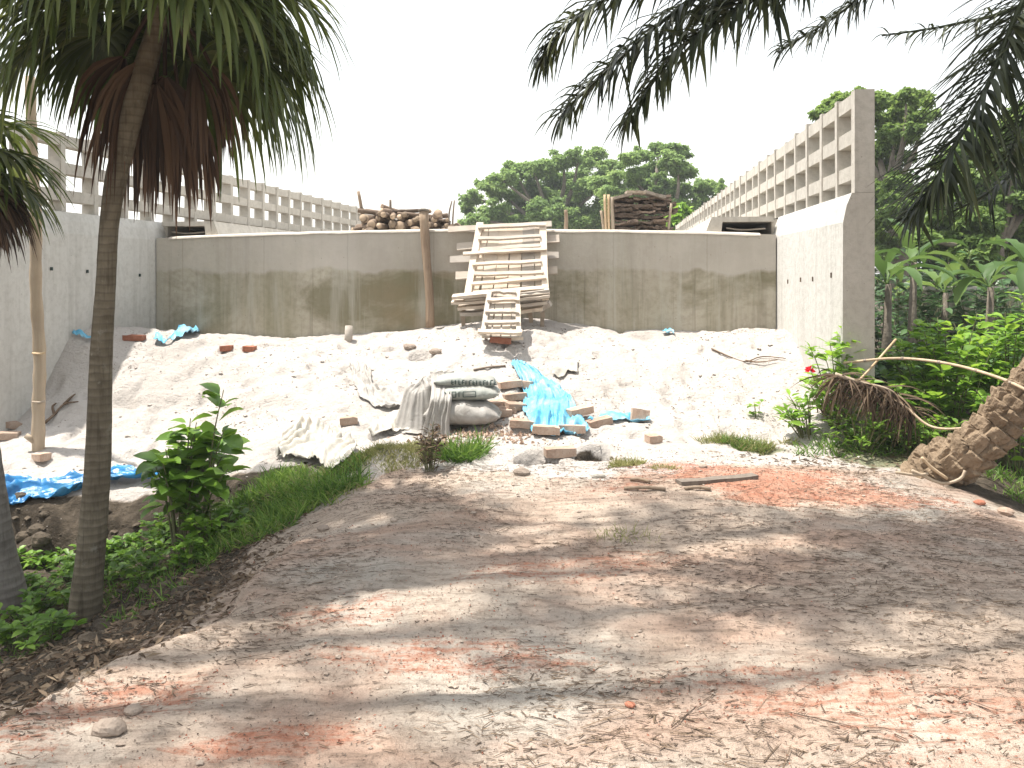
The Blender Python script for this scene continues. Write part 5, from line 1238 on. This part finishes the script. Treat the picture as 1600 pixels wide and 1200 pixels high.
mb = MB(); lay(mb, x, y, rng.uniform(.008, .034, len(x))*(1+(rng.random(len(x)) < .06)), rng.uniform(.005, .014, len(x)), .8, .5); put('sand_debris', mb, M['litter'], None, True, 'dry leaf and twig debris scattered over the sand slope', 'leaf litter', None, 'stuff')
def pebbles(name, label, x, y, r, mat, cat='pebbles'):
    mb = MB(); m_ = len(x); o_ = np.array([[1, 0, 0], [-1, 0, 0], [0, 1, 0], [0, -1, 0], [0, 0, 1], [0, 0, -1], [.6, .6, .5], [-.6, .6, .45], [.6, -.6, .5], [-.6, -.6, .45]], float)
    f_ = np.array([[4, 6, 7], [4, 7, 9], [4, 9, 8], [4, 8, 6], [0, 2, 6], [2, 7, 6], [2, 1, 7], [1, 9, 7], [1, 3, 9], [3, 8, 9], [3, 0, 8], [0, 6, 8], [5, 2, 0], [5, 1, 2], [5, 3, 1], [5, 0, 3]])
    V = o_[None]*(r[:, None]*rng.uniform(.7, 1.3, (m_, 10)))[..., None]*[1.2, 1., .7]
    a_ = rng.uniform(0, 2*PI, m_); c_, s_ = np.cos(a_)[:, None], np.sin(a_)[:, None]
    V = np.stack([V[..., 0]*c_-V[..., 1]*s_, V[..., 0]*s_+V[..., 1]*c_, V[..., 2]], -1)+np.stack([x, y, height(x, y)+r*.25], -1)[:, None]
    mb.add(V.reshape(-1, 3), (f_[None]+(np.arange(m_)*10)[:, None, None]).reshape(-1, 3)); put(name, mb, mat, None, False, label, cat, None, 'stuff')
n = 2600; x = rng.uniform(-2.4, 3.2, n); y = 2.2+rng.random(n)*4.4; pebbles('path_pebbles', 'small earth crumbs and pebbles lying on the path', x, y, .0025+.011*rng.random(n)**4, M['stone'])
n = 1000; x = rng.uniform(-4.6, 3.3, n); y = rng.uniform(6.5, 10.3, n); pebbles('sand_lumps', 'small sand lumps and crumbs on the slope', x, y, .004+.022*rng.random(n)**5, M['lump'])
n = 600; x = rng.uniform(-4.5, -1.6, n); y = rng.uniform(4.2, 6.95, n); k_ = (y > 6.4) | (x < -1.9); pebbles('bank_crumbs', 'dark soil crumbs on the shaded bank', x[k_], y[k_], (.008+.03*rng.random(n)**3)[k_], M['clod'])
n = 500; x = rng.normal(-.25, .3, n); y = rng.normal(7.45, .22, n)
mb = MB(); lay(mb, x, y, rng.uniform(.02, .06, n), rng.uniform(.015, .045, n), 1.1, .5); put('brick_rubble', mb, M['brick'], None, False, 'pale broken brick rubble below the cement bags', 'rubble', None, 'stuff')
n = 420; x = rng.normal(2.75, .5, n); y = rng.normal(6.7, .25, n)
mb = MB(); lay(mb, x, y, rng.uniform(.03, .10, n), rng.uniform(.008, .02, n), .6, .5); put('palm_foot_litter', mb, M['litter'], None, True, 'dry litter on the sand at the foot of the leaning palm', 'leaf litter', None, 'stuff')

# ------------------------------------------------------------------ haze
mb = MB(); mb.box((0, 20, 5.0), (8000, 8000, 13.0))
hm = bpy.data.materials.new('haze'); hm.use_nodes = True; ht = hm.node_tree
for q in list(ht.nodes):
    if q.type == 'BSDF_PRINCIPLED': ht.nodes.remove(q)
pv = ht.nodes.new('ShaderNodeVolumePrincipled'); pv.inputs['Color'].default_value = (.93, .97, 1, 1); pv.inputs['Density'].default_value = .0014
ht.links.new(pv.outputs[0], ht.nodes['Material Output'].inputs['Volume'])
put('haze', mb, hm, None, False, 'pale humid air over the whole place', 'haze', None, 'stuff')
